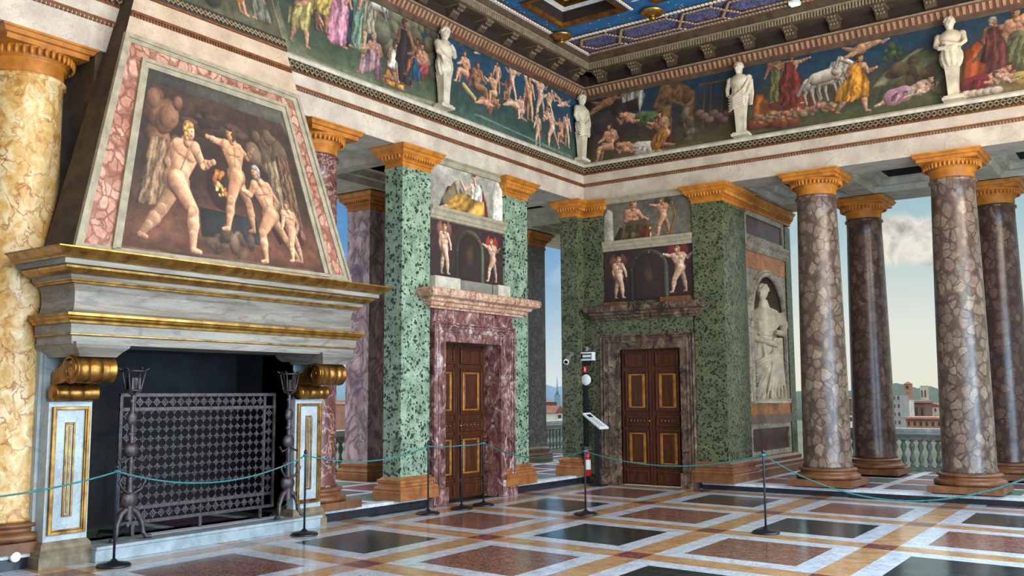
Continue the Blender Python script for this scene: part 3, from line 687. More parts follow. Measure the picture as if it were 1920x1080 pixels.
for rc in ((-4.3, -.45, -14, 7), (-.45, -.16, -14, -4.5), (-.45, -.16, -2.6, 7)):
    q = tiled(rc, (-.16, -.38), (1.03, 0), (0, 1.03), ZL, lspec, (-16, 14)); n0 = len(mb.v)
    mb.v += q.v; mb.f += [[n0+i for i in f] for f in q.f]; mb.m += q.m; mb.s += q.s
for x0, x1, y0, y1 in ((-4.3, -.45, -14, 7), (-.45, 0, -14, -4.5), (-.45, 0, -2.6, 0)):
    mb.box(x0, x1-.001, y0, y1, ZL-.04, ZL-.002, 3); mb.box(x0, x1-.012, y0, y1, -.1, ZL-.04, 4)
for y0, y1 in ((-9.0, -4.5), (-2.6, 0)): mb.box(-.16, 0, y0, y1, ZL-.002, ZL+.002, 3)
struct(mb.build('trim_1', LM+[m_plinth]), 'inlaid loggia floor on a dark marble step along the left wall', 'floor')
mb = tiled((2.77, 13, .16, 4.6), (4.92, .2), (1.04, 0), (0, 1.04), ZL-.03, lspec, (-4, 10))
mb.box(2.25, 13, .001, 4.6, ZL-.07, ZL-.032, 3); mb.box(2.25, 13, .0, .16, ZL-.032, ZL-.028, 3)
mb.box(2.25, 13, .012, 4.6, -.1, ZL-.07, 4)
struct(mb.build('trim_2', LM+[m_plinth]), 'inlaid loggia floor on a dark marble step along the right wall', 'floor')
# upper walls carrying the frieze
mb = MB(); mb.box(-.5, 0, YB, 0, ZS, 8.3, 0); mb.box(-.5, 0, YB, -11.6, 0, ZS, 0)
struct(mb.build('wall_left', [m_wall]), 'left wall above the painted colonnade', 'wall')
mb = MB(); mb.box(-.5, XE+.4, 0, .5, ZS, 8.3, 0); mb.box(9.3, XE+.4, 0, .5, 0, ZS, 0)
struct(mb.build('wall_right', [m_wall]), 'right wall above the colonnade', 'wall')
# window wall (x = XE, behind the camera's right) and back wall
WIN = [(-3.9, -2.1), (-7.4, -5.6), (-10.9, -9.1), (-14.4, -12.6)]
mb = MB(); ys = [YB]+[v for w in WIN[::-1] for v in w]+[0]
for k in range(0, len(ys), 2): mb.box(XE, XE+.4, ys[k], ys[k+1], 0, 8.3, 0)
for a, b in WIN: mb.box(XE, XE+.4, a, b, 0, .25, 0); mb.box(XE, XE+.4, a, b, 3.6, 8.3, 0)
struct(mb.build('wall_window_side', [m_wall]), 'plastered wall with tall windows facing the fireplace', 'wall')
m_glass = G('window_glass', .02); m_glass.b.inputs['Transmission Weight'].default_value = 1.0; m_glass = m_glass.done((235, 242, 245))
for k, (a, b) in enumerate(WIN):
    mb = MB()
    for y in (a, (a+b)/2-.03, b-.06): mb.box(XE+.12, XE+.2, y, y+.06, .25, 3.6)
    for z in (.25, 1.35, 2.45, 3.54): mb.box(XE+.12, XE+.2, a, b, z, z+.06)
    w = struct(mb.build('window_%d' % (k+1), [m_wood]), 'tall wooden window number %s from the colonnade' % ('one two three four'.split()[k]), 'window')
mb = MB(); mb.box(-.5, XE+.4, YB-.4, YB, 0, 8.3, 0)
struct(mb.build('wall_back', [m_wall]), 'plain plastered wall behind the camera', 'wall')
# ---------------------------------------------------------------- entablature, one per wall
def along(mb, wall, s0, s1, prof, m):
    """extrude a (depth into the room, z) profile along a wall"""
    if wall == 'L': mb.prism([(d, z) for d, z in prof], 'y', s0, s1, m)
    else: mb.prism([(-d, z) for d, z in prof], 'x', s0, s1, m)
def wbox(mb, wall, s0, s1, d0, d1, z0, z1, m):
    if wall == 'L': mb.box(d0, d1, s0, s1, z0, z1, m)
    else: mb.box(s0, s1, -d1, -d0, z0, z1, m)
def R4(d, z0, z1, d0=0): return [(d0, z0), (d, z0), (d, z1), (d0, z1)]
def zig(mb, wall, s0, s1, z0, z1, d, step, m, w=.012):
    n = int(abs(s1-s0)/step); h = (s1-s0)/n
    for k in range(n):
        for a, b in ((z0, z1), (z1, z0)):
            p = [(s0+k*h, a), (s0+(k+1)*h, b)]
            t = [(s, z+dz) for s, z, dz in ((p[0][0], p[0][1], -w), (p[1][0], p[1][1], -w), (p[1][0], p[1][1], w), (p[0][0], p[0][1], w))]
            if wall == 'L': mb.add([(d, s, z) for s, z in t], [(0, 1, 2, 3)], m)
            else: mb.add([(s, -d, z) for s, z in t], [(0, 1, 2, 3)], m)
def entab(wall, s0, s1, dz=0.0):
    mb = MB()
    along(mb, wall, s0, s1, R4(.02, ZS, 5.5+dz), 0)
    along(mb, wall, s0, s1, [(0, 5.5+dz), (.035, 5.5+dz), (.035, 5.535+dz), (.03, 5.72+dz), (0, 5.72+dz)], 0)
    along(mb, wall, s0, s1, R4(.05, 5.525+dz, 5.548+dz), 3)
    n = int(abs(s1-s0)/.045); h = (s1-s0)/n
    for k in range(n): wbox(mb, wall, s0+k*h, s0+(k+.62)*h, .03, .046, 5.488+dz, 5.527+dz, 3)
    along(mb, wall, s0, s1, R4(.04, 5.715+dz, 5.735+dz), 3)
    along(mb, wall, s0, s1, [(0, 5.735+dz), (.035, 5.735+dz), (.06, 5.855+dz), (0, 5.855+dz)], 1)
    zig(mb, wall, s0, s1, 5.76+dz, 5.84+dz, .064, .085, 4)
    n = int(abs(s1-s0)/.06); h = (s1-s0)/n
    for k in range(n): wbox(mb, wall, s0+k*h, s0+(k+.55)*h, .035, .05, 5.73+dz, 5.748+dz, 3)
    along(mb, wall, s0, s1, [(0, 5.855+dz), (.075, 5.855+dz), (.085, 5.90+dz), (.06, 5.935+dz), (0, 5.935+dz)], 2)
    return mb
EM = [m_fascia, m_lattice, m_ledge, m_teeth, m_brass]
struct(entab('L', YB, 0).build('trim_3', EM), 'white veined architrave with dark lattice band along the left wall', 'architrave')
struct(entab('R', 0, XE).build('trim_4', EM), 'white veined architrave with dark lattice band along the right wall', 'architrave')
# cornice with modillions
def cornice(wall, s0, s1, name, label):
    mb = MB(); sg = -1 if wall == 'L' else 1   # mitre handled by overlap in the corner
    along(mb, wall, s0, s1, [(0, 7.15), (.03, 7.15), (.05, 7.2), (.06, 7.22), (0, 7.22)], 0)
    along(mb, wall, s0, s1, [(0, 7.22), (.06, 7.22), (.12, 7.34), (.13, 7.36), (0, 7.36)], 1)
    n = int(abs(s1-s0)/.09); h = (s1-s0)/n
    for k in range(n):
        c = s0+(k+.3)*h
        if wall == 'L': mb.add([(.075, c-.014, 7.235), (.075, c+.014, 7.235), (.14, c+.024, 7.335), (.14, c-.024, 7.335), (.05, c-.014, 7.235), (.05, c+.014, 7.235), (.1, c+.024, 7.335), (.1, c-.024, 7.335)], [(0,1,2,3), (4,5,1,0), (7,3,2,6), (1,5,6,2), (4,0,3,7)], 2)
        else: mb.add([(c-.018, -.075, 7.235), (c+.018, -.075, 7.235), (c+.024, -.14, 7.335), (c-.024, -.14, 7.335), (c-.018, -.05, 7.235), (c+.018, -.05, 7.235), (c+.024, -.1, 7.335), (c-.024, -.1, 7.335)], [(0,1,2,3), (4,5,1,0), (7,3,2,6), (1,5,6,2), (4,0,3,7)], 2)
    along(mb, wall, s0, s1, R4(.15, 7.36, 7.385), 3)
    along(mb, wall, s0, s1, R4(.09, 7.385, 7.6), 4)
    along(mb, wall, s0, s1, R4(.36, 7.585, 7.62), 0)
    n = int(abs(s1-s0)/.05); h = (s1-s0)/n
    for k in range(n): wbox(mb, wall, s0+k*h, s0+(k+.6)*h, .34, .385, 7.62, 7.71, 3)
    along(mb, wall, s0, s1, R4(.35, 7.62, 7.72), 4)
    along(mb, wall, s0, s1, R4(.4, 7.71, 7.735), 3)
    along(mb, wall, s0, s1, [(0, 7.735), (.38, 7.735), (.42, 7.87), (0, 7.87)], 0)
    along(mb, wall, s0, s1, R4(.44, 7.865, 7.89), 5)
    if wall == 'R': mb.box(.005, .22, -.22, -.005, 7.385, 7.595, 4)
    root = struct(mb.build(name, [m_cornice, m_eggred, m_eggwh, m_dentil, m_cornicedk, m_woodgold]), label, 'cornice')
    return root
cornice_left = cornice('L', YB, -.02, 'trim_5', 'carved cornice with egg moulding and brackets above the left frieze')
cornice_right = cornice('R', .02, XE, 'trim_6', 'carved cornice with egg moulding and brackets above the right frieze')
m_bracket = stone('worn_bracket_leaf', (136, 116, 86), (100, 82, 60), 14, .6)
def modillion(root, wall, c):
    mb = MB(); w = .085
    prof = [(.085, 7.59), (.33, 7.59), (.34, 7.56), (.31, 7.525), (.24, 7.53), (.2, 7.49), (.15, 7.43), (.085, 7.41)]
    if wall == 'L': mb.prism(prof, 'y', c-w, c+w, 0)
    else: mb.prism([(-d, z) for d, z in prof], 'x', c-w, c+w, 0)
    for q in (-.05, 0, .05):
        for d, z in ((.345, 7.575), (.3, 7.53), (.215, 7.5)):
            if wall == 'L': mb.ball((d-.01, c+q, z), .026, m=1, n=8)
            else: mb.ball((c+q, -d+.01, z), .026, m=1, n=8)
    wbox(mb, wall, c-w*1.25, c+w*1.25, .08, .35, 7.575, 7.592, 1)
    return mb.build('modillion', [m_cornice, m_bracket], root)
for px, py in ((728, -34), (776, -4), (823, 22), (870, 32), (913, 58), (957, 82), (998, 100), (1038, 122)):
    pass
for k in range(11): modillion(cornice_left, 'L', -.52-.72*k)
for k in range(12): modillion(cornice_right, 'R', .52+.72*k)
# ceiling
ZC = 7.88
mb = MB()
cells = []
PX, X0, Y0 = 1.77, .72, -1.86      # first coffer corner, pitch
def coffer_grid():
    for i in range(6):
        for j in range(9):
            x0 = X0+i*PX; y1 = Y0-j*PX
            if x0+1.26 < XE and y1-1.26 > YB: yield x0, x0+1.26, y1-1.26, y1
xs = sorted({v for c in coffer_grid() for v in c[:2]}); ysl = sorted({v for c in coffer_grid() for v in c[2:]})
ex = [.2]+xs+[XE]; ey = [YB]+ysl+[-1.36]
for i in range(len(ex)-1):
    for j in range(len(ey)-1):
        if i % 2 == 1 and j % 2 == 1: continue
        mb.add([(ex[i], ey[j], ZC), (ex[i], ey[j+1], ZC), (ex[i+1], ey[j+1], ZC), (ex[i+1], ey[j], ZC)], [(0, 1, 2, 3)], 0)
mb.add([(.2, -1.36, ZC), (.2, -.2, ZC), (XE, -.2, ZC), (XE, -1.36, ZC)], [(0, 1, 2, 3)], 1)
mb.box(-.3, XE+.3, YB-.2, .3, 8.75, 8.9, 2)
for x0, x1, y0, y1 in coffer_grid():
    def sq(a, za, b, zb, m):
        P = [(x0+a, y0+a, za), (x1-a, y0+a, za), (x1-a, y1-a, za), (x0+a, y1-a, za), (x0+b, y0+b, zb), (x1-b, y0+b, zb), (x1-b, y1-b, zb), (x0+b, y1-b, zb)]
        mb.add(P, [(0, 4, 5, 1), (1, 5, 6, 2), (2, 6, 7, 3), (3, 7, 4, 0)], m)
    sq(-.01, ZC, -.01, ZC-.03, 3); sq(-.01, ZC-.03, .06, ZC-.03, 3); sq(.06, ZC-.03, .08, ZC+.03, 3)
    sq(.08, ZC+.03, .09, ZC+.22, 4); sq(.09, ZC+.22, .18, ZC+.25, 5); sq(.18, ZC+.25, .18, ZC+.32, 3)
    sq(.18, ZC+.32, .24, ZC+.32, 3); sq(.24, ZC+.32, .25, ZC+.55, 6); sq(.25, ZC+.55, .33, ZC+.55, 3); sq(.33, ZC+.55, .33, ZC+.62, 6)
    mb.add([(x0+.3, y0+.3, ZC+.62), (x0+.3, y1-.3, ZC+.62), (x1-.3, y1-.3, ZC+.62), (x1-.3, y0+.3, ZC+.62)], [(0, 1, 2, 3)], 2)
m_starblue = None
ceil = struct(mb.build('ceiling', [m_blue, m_navy, m_panelw, m_golddk, m_cornicedk, m_bead, m_panelw]), 'blue and gold coffered ceiling', 'ceiling')
# bead borders and hexagon strapwork of the ceiling, kept in one mesh each
mb = MB()
def beadrow(mb, a, b, w, step, m, base=None, mb2=1):
    a = Vector(a); b = Vector(b); L = (b-a).length; n = max(1, int(L/step)); d = (b-a)/n; u = (b-a).normalized(); s = Vector((-u.y, u.x, 0))*w/2
    z0 = Vector((0, 0, -.028))
    for k in range(n):
        p = a+d*k; q = a+d*(k+.68)
        mb.add([p-s, q-s, q+s, p+s, p-s*.7+z0, q-s*.7+z0, q+s*.7+z0, p+s*.7+z0], [(4, 7, 6, 5), (0, 4, 5, 1), (1, 5, 6, 2), (2, 6, 7, 3), (3, 7, 4, 0)], m)
    if base:
        z1 = Vector((0, 0, -.012)); s2 = s*base
        mb.add([a-s2+z1, b-s2+z1, b+s2+z1, a+s2+z1], [(3, 2, 1, 0)], mb2)
beadrow(mb, (.46, -1.32, ZC), (8.2, -1.32, ZC), .07, .07, 0, 1.8)
beadrow(mb, (.46, -.50, ZC), (8.2, -.50, ZC), .06, .06, 2, 1.7)
for k in range(4): beadrow(mb, (X0+1.26+.09+k*PX, -1.84, ZC), (X0+1.26+.09+k*PX, -6, ZC), .06, .07, 0, 1.6)
beadrow(mb, (.44, -.46, ZC), (.44, -8, ZC), .09, .075, 0, 1.7)
y = -.91
for k in range(9):
    c = .95+k*.98; r = .36 if k % 2 else .28; lx = .42 if k % 2 else .24
    P = [(c-lx-.16, y), (c-lx, y-.26), (c+lx, y-.26), (c+lx+.16, y), (c+lx, y+.26), (c-lx, y+.26)]
    for i in range(6):
        beadrow(mb, P[i]+(ZC,), P[(i+1) % 6]+(ZC,), .055, .06, 2, 2.2)
    beadrow(mb, (c+lx+.16, y, ZC), (c+.98-(.24 if k % 2 else .42)-.16, y, ZC), .05, .06, 2, 2)
    for q in (-1, 1):
        beadrow(mb, (c+lx, y+q*.26, ZC), (c+lx+.1, y+q*.4, ZC), .05, .06, 2, 2)
struct(mb.build('trim_7', [m_bead, m_golddk, m_pinkbead]), 'white bead borders and hexagon strapwork of the ceiling', 'trim')
# painted stars on the blue beams
mb = MB(); g = random.Random(3)
for k in range(130):
    if k % 2: x, y = .5+g.random()*.2, -1.5-g.random()*5
    else: x, y = .5+g.random()*7.4, -1.4-g.random()*.42
    r = .007+.009*g.random(); mb.add([(x+r*cos(t), y+r*sin(t), ZC-.004) for t in (0, 1.26, 2.5, 3.8, 5.0)], [(4, 3, 2, 1, 0)], 0)
for x, y in ((2.25, -2.1), (2.32, -2.35)):
    mb.add([(x-.07, y, ZC-.005), (x, y-.03, ZC-.005), (x+.09, y+.02, ZC-.005), (x, y+.025, ZC-.005)], [(0, 1, 2, 3)], 0)
struct(mb.build('trim_8', [m_bead]), 'white stars painted on the blue ceiling beams', 'trim')
for (x, y), lab in (((.55, -1.60), 'gilded ceiling boss over the corner of the two walls'), ((2.32, -1.60), 'gilded ceiling boss at the crossing left of the white lamp, second from the corner')):
    mb = MB(); mb.lathe(x, y, [(.02, ZC-.19), (.045, ZC-.175), (.06, ZC-.145), (.045, ZC-.12), (.05, ZC-.11), (.11, ZC-.1), (.17, ZC-.075), (.2, ZC-.045), (.2, ZC-.03), (.17, ZC-.02), (.1, ZC)], 32)
    tag(recenter(mb.build('ceiling_boss', [m_gold])), lab, 'ornament', 'gilded ceiling bosses')
mb = MB(); mb.box(4.26, 4.42, -.64, -.5, ZC-.06, ZC-.0, 0)
o = thing('ceiling_lamp', 'small white lamp at the top edge above the right cornice', 'lamp', (4.34, -.57, ZC-.07))
mb.build('housing', [m_white], o); mb = MB(); mb.box(4.27, 4.41, -.63, -.51, ZC-.07, ZC-.06); mb.build('diffuser', [emis('lamp_glow', (255, 250, 240), 3.0)], o)
# ---------------------------------------------------------------- colonnade
def round_capital(root, cx, cy, z0, z1, m, hw=.47, rn=.33):
    mb = MB(); h = z1-z0
    mb.lathe(cx, cy, [(rn-.01, z0), (rn, z0+.02*h), (rn, z0+.3*h), (rn+.025, z0+.33*h), (rn+.025, z0+.38*h), (rn+.01, z0+.4*h), (rn+.05, z0+.46*h), (hw*.88, z0+.62*h), (hw*.93, z0+.66*h)], 40)
    n = 40
    for k in range(n):
        a = 2*pi*(k+.5)/n; r = rn+.085; mb.ball((cx+r*cos(a), cy+r*sin(a), z0+.53*h), .022, .022, .05, n=6)
    mb.ring(cx-hw*.9, cx+hw*.9, cy-hw*.9, cy+hw*.9, [(0, z0+.66*h), (.0, z0+.8*h), (.03, z0+.82*h), (.05, z0+.92*h), (.065, z0+.94*h), (.065, z1)])
    return mb.build('capital', m, root)
def column(name, label, cx, cy, ms, mc, mbase, zl=ZL, rb=.37, rt=.31, ztop=ZS-.002, group=None, shaftname='shaft'):
    o = thing(name, label, 'column', (cx, cy, zl), group)
    mb = MB(); mb.ring(cx-.5, cx+.5, cy-.5, cy+.5, [(0, zl), (0, zl+.1)])
    mb.build('plinth', mbase, o)
    b = zl+.1; mb = MB()
    mb.lathe(cx, cy, [(.47, b), (.495, b+.02), (.5, b+.045), (.49, b+.07), (.465, b+.085), (.435, b+.09), (.425, b+.11), (.43, b+.13), (.45, b+.137), (.455, b+.155), (.44, b+.172), (.4, b+.178), (rb+.02, b+.182)], 48)
    mb.build('base', mbase, o)
    z0, z1 = b+.18, ztop-.37
    pr = [(rb+.02, z0), (rb+.02, z0+.025), (rb, z0+.06)]
    for k in range(1, 15):
        t = k/15; pr.append((rb+(rt-rb)*(t**1.6), z0+.06+(z1-.14-z0)*t))
    pr += [(rt, z1-.06), (rt+.03, z1-.055), (rt+.03, z1-.02), (rt+.01, z1)]
    mb = MB(); mb.lathe(cx, cy, pr, 56); mb.build(shaftname, ms, o)
    round_capital(o, cx, cy, z1, ztop, mc, rn=rt+.005)
    return o
GC = 'columns of the colonnade'
column('marble_column', 'mottled brown marble column at the front, nearest the niche statue', 4.27, .36, m_col, m_ochre, m_rust_base)
column('marble_column', 'mottled brown marble column at the front, second from the niche statue', 6.35, .36, m_col, m_ochre, m_rust_base)
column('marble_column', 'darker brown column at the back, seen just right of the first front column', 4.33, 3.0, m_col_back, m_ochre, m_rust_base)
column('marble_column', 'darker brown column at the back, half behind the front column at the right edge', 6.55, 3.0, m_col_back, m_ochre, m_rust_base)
column('marble_column', 'yellow veined marble column left of the fireplace', -.46, -10.32, m_giallo, m_ochre, m_rust_base, rb=.37, rt=.345)
column('marble_column', 'red purple marble column half hidden behind the right side of the fireplace', -.42, -6.42, m_redcol, m_ochre, m_rust_base, rb=.36, rt=.31)
def square_cap(root, x0, x1, y0, y1, z0, z1, m, name='capital', out=.17):
    h = z1-z0; mb = MB()
    mb.ring(x0, x1, y0, y1, [(.008, z0), (.008, z0+.22*h), (.03, z0+.24*h), (.03, z0+.29*h), (.015, z0+.31*h), (.05, z0+.42*h), (out*.62, z0+.6*h), (out*.68, z0+.63*h), (out*.68, z0+.76*h), (out*.82, z0+.8*h), (out, z0+.94*h), (out, z1)])
    ns = lambda a, b: max(2, int((b-a)/.055))
    for k in range(ns(y0, y1)+1):
        y = y0+(y1-y0)*k/ns(y0, y1); mb.ball((x1+out*.42, y, z0+.5*h), .028, .02, .045, n=6)
    for k in range(ns(x0, x1)+1):
        x = x0+(x1-x0)*k/ns(x0, x1); mb.ball((x, y0-out*.42, z0+.5*h), .02, .028, .045, n=6)
    return mb.build(name, m, root)
def square_base(root, x0, x1, y0, y1, z0, z1, m):
    h = z1-z0; mb = MB()
    mb.ring(x0, x1, y0, y1, [(.1, z0), (.1, z0+.36*h), (.085, z0+.4*h), (.095, z0+.48*h), (.085, z0+.56*h), (.05, z0+.6*h), (.045, z0+.7*h), (.06, z0+.74*h), (.06, z0+.86*h), (.03, z0+.9*h), (.0, z1)])
    return mb.build('base', m, root)
def pilaster(name, label, x0, x1, y0, y1, m, mc, mbs, zl=ZL, group=None, zc0=4.9, out=.17, base=True):
    o = thing(name, label, 'pilaster', ((x0+x1)/2, (y0+y1)/2, zl), group)
    zb = .47
    mb = MB(); mb.ring(x0, x1, y0, y1, [(0, zb), (0, zc0-.05), (.012, zc0-.045), (.018, zc0-.02), (.01, zc0)])
    mb.build('shaft', m, o)
    square_cap(o, x0, x1, y0, y1, zc0, ZS-.002, mc, out=out)
    if base: square_base(o, x0, x1, y0, y1, zl, zb, mbs)
    return o
pilaster('green_pilaster', 'pale green spotted marble pilaster between the fireplace and the left door', -.30, .03, -5.12, -4.5, m_serp, m_ochre, m_ochre_base)
pilaster('green_pilaster', 'pale green spotted marble pilaster right of the left door', -.30, .03, -2.6, -1.94, m_serp, m_ochre, m_ochre_base)
pilaster('purple_pillar', 'square purple veined pillar at the back, between fireplace and green pilaster', -3.1, -2.55, -3.1, -2.52, m_pavon, m_ochre, m_ochre_base)
pilaster('dark_pillar', 'square dark grey pillar at the back, between the left door and the corner', -3.1, -2.6, 1.97, 2.62, m_dark, m_ochre, m_rust_base)
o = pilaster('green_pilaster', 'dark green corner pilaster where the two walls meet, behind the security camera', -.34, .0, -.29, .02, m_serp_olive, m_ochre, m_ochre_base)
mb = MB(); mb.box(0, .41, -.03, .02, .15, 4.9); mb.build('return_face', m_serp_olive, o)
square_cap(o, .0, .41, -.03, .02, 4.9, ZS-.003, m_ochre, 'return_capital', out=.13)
# the solid block holding the right door and the niche
def arch_strip(r, cy, zs, n=20): return [(cy-r*cos(pi*k/n), zs+r*sin(pi*k/n)) for k in range(n+1)]
XB = 2.77
mb = MB()
mb.box(-.33, 2.0, .26, 3.15, 0, ZS, 0)
mb.box(-.33, .72, .02, .26, 0, ZS, 0); mb.box(1.93, 2.205, .02, .95, 0, ZS, 0); mb.box(.72, 1.93, .02, .26, 2.4, ZS, 0)
mb.box(2.0, XB-.05, .95, 3.4, 0, 1.40, 0); mb.box(2.0, XB-.05, .95, 3.4, 3.86, ZS, 0); mb.box(2.0, XB-.05, 3.12, 3.4, 0, ZS, 0)
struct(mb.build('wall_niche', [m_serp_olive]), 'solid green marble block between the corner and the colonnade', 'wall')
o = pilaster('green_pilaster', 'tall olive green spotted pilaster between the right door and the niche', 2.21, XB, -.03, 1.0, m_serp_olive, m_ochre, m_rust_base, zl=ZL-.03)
mb = MB(); mb.box(XB-.06, XB, 3.12, 3.42, .4, 4.9, 0)
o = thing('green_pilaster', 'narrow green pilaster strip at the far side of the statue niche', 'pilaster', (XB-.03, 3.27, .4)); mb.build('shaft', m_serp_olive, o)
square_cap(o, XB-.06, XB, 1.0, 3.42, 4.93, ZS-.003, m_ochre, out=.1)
mb = MB(); mb.ring(2.5, XB-.01, 1.0, 3.42, [(.1, ZL-.03), (.1, .25), (.08, .28), (.09, .33), (.05, .36), (.06, .42), (.0, .47)]); mb.build('base', m_rust_base, o)
# niche wall panels
o = thing('statue_niche', 'arched marble niche with coloured stone panels, holding the white statue', 'niche', (XB-.2, 2.08, .5))
def vpanel(y0, y1, z0, z1, mp, mf, w, name):
    mb = MB(); x = XB-.045
    mb.box(x-.02, x, y0+w, y1-w, z0+w, z1-w, 0)
    for a in ((y0, y1, z0, z0+w), (y0, y1, z1-w, z1), (y0, y0+w, z0+w, z1-w), (y1-w, y1, z0+w, z1-w)): mb.box(x-.02, x+.03, *a, 1)
    mb.build(name, [mp, mf], o)
vpanel(1.02, 3.1, 4.4, 4.93, m_purple, m_archst, .09, 'upper_panel')
vpanel(1.02, 3.1, .48, 1.06, m_purple, m_archst, .09, 'lower_panel')
mb = MB(); mb.prism([(XB-.06, 4.19), (XB, 4.19), (XB+.03, 4.25), (XB+.04, 4.3), (XB+.08, 4.36), (XB+.08, 4.4), (XB-.06, 4.4)], 'y', 1.01, 3.2, 0); mb.build('moulding', m_archst, o)
mb = MB(); mb.box(XB-.06, XB-.02, 1.02, 3.12, 3.87, 4.19); mb.build('onyx_panel', m_orangep, o)
mb = MB(); mb.box(XB-.06, XB-.015, 1.02, 3.12, 1.22, 1.42); mb.build('onyx_band', m_orangep, o)
mb = MB(); mb.box(XB-.06, XB+.0, 1.02, 3.14, 1.06, 1.22); mb.build('pink_band', m_pinkband, o)
NR, NC, NZ0, NZS = .86, 2.07, 1.42, 2.96
mb = MB(); x = XB-.03; A = arch_strip(NR, NC, NZS); n = len(A)
top = [(1.02+(3.12-1.02)*k/(n-1), 3.87) for k in range(n)]
vs = [(x, p[0], p[1]) for p in A]+[(x, p[0], p[1]) for p in top]
mb.add(vs, [(k, k+1, n+k+1, n+k) for k in range(n-1)], 0)
mb.box(x-.05, x, 1.02, NC-NR, NZ0, NZS, 0); mb.box(x-.05, x, NC+NR, 3.12, NZ0, NZS, 0)
mb.add([(x, 1.02, NZS), (x, NC-NR, NZS), (x, 1.02, 3.87)], [(0, 1, 2)], 0); mb.add([(x, NC+NR, NZS), (x, 3.12, NZS), (x, 3.12, 3.87)], [(0, 1, 2)], 0)
mb.build('spandrel', m_archst, o)
mb = MB(); P = [(NC-NR, NZ0)]+A+[(NC+NR, NZ0)]
mb.tube([(x+.02, p[0], p[1]) for p in P], .045, 8); mb.tube([(x+.01, NC+(p[0]-NC)*1.1, p[1] if p[1] < NZS else NZS+(p[1]-NZS)*1.08) for p in P], .03, 8)
for s in (-1, 1): mb.box(x-.05, x+.06, NC+s*NR-.09, NC+s*NR+.09, NZS-.06, NZS+.04)
mb.build('archivolt', m_archst, o)
mb = MB(); K = 18; J = 10; vs = []
for zi in (NZ0, NZS):
    for k in range(K+1):
        t = pi*k/K; vs.append((x-.66*sin(t), NC-NR*cos(t), zi))
mb.add(vs, [(k, k+1, K+2+k, K+1+k) for k in range(K)], 0, True)
vs = [(x-.66*sin(pi*k/K)*cos(ph), NC-NR*cos(pi*k/K)*1.0, NZS+NR*sin(pi*k/K)*sin(ph)) for ph in np.linspace(0, pi/2, J) for k in range(K+1)]
mb.add(vs, [(j*(K+1)+k, j*(K+1)+k+1, (j+1)*(K+1)+k+1, (j+1)*(K+1)+k) for j in range(J-1) for k in range(K)], 0, True)
mb.add([(x-.66*sin(pi*k/K), NC-NR*cos(pi*k/K), NZ0+.004) for k in range(K+1)], [tuple(range(K+1))], 0)
mb.build('recess', m_niche, o)
# ---------------------------------------------------------------- doors and their marble surrounds
def door(n, wall, a0, a1, zt, rec, label, hand):
    """leaves between a0 and a1 along the wall, set back by rec"""
    root = struct(thing('door_%d' % n, None, None, (0, 0, 0)), label, 'door')
    root.location = ((-rec, (a0+a1)/2, 0) if wall == 'L' else ((a0+a1)/2, rec, 0))
    mid = (a0+a1)/2
    for s0, s1 in ((a0, mid-.004), (mid+.004, a1)):
        W = s1-s0; mb = MB(); wbox(mb, wall, s0, s1, -rec-.07, -rec, .01, zt, 0)
        for e0, e1 in ((s0, s0+.05), (s1-.05, s1)): wbox(mb, wall, e0, e1, -rec, -rec+.022, .01, zt, 0)
        leaf = mb.build('leaf', m_wood, root)
        zz = [(.04, .26), (.32, .98), (1.04, 1.22), (1.30, 2.02), (2.09, zt-.05)]
        for i, (z0, z1) in enumerate(zz):
            mb = MB(); i0, i1 = s0+.075, s1-.075
            wbox(mb, wall, i0, i1, -rec, -rec+.012, z0, z1, 0)
            fr = .03
            for (u0, u1, v0, v1) in ((i0, i1, z0, z0+fr), (i0, i1, z1-fr, z1), (i0, i0+fr, z0+fr, z1-fr), (i1-fr, i1, z0+fr, z1-fr)):
                wbox(mb, wall, u0, u1, -rec, -rec+.04, v0, v1, 0)
            if i in (1, 3):
                for (u0, u1, v0, v1) in ((i0+.06, i1-.06, z0+.06, z0+.085), (i0+.06, i1-.06, z1-.085, z1-.06), (i0+.06, i0+.11, z0+.085, z1-.085), (i1-.11, i1-.06, z0+.085, z1-.085)):
                    wbox(mb, wall, u0, u1, -rec, -rec+.03, v0, v1, 1)
                wbox(mb, wall, i0+.12, i1-.12, -rec, -rec+.024, z0+.11, z1-.11, 0)
            if i == 2:
                m = (z0+z1)/2
                for q in np.linspace(i0+.09, i1-.09, 5):
                    c = (-rec+.012, q, m) if wall == 'L' else (q, rec-.012, m)
                    mb.ball(c, .022, .022, .035, n=8)
            mb.build('panel', [m_wood, m_woodgold], leaf, bevel=.006)
    mb = MB(); q = mid+hand*.05; c = (-rec+.05, q, 1.13) if wall == 'L' else (q, rec-.05, 1.13)
    mb.ball(c, .022); wbox(mb, wall, q-.012, q+.012, -rec, -rec+.05, 1.12, 1.14, 0); mb.build('door_knob', m_gold, root)
    return root
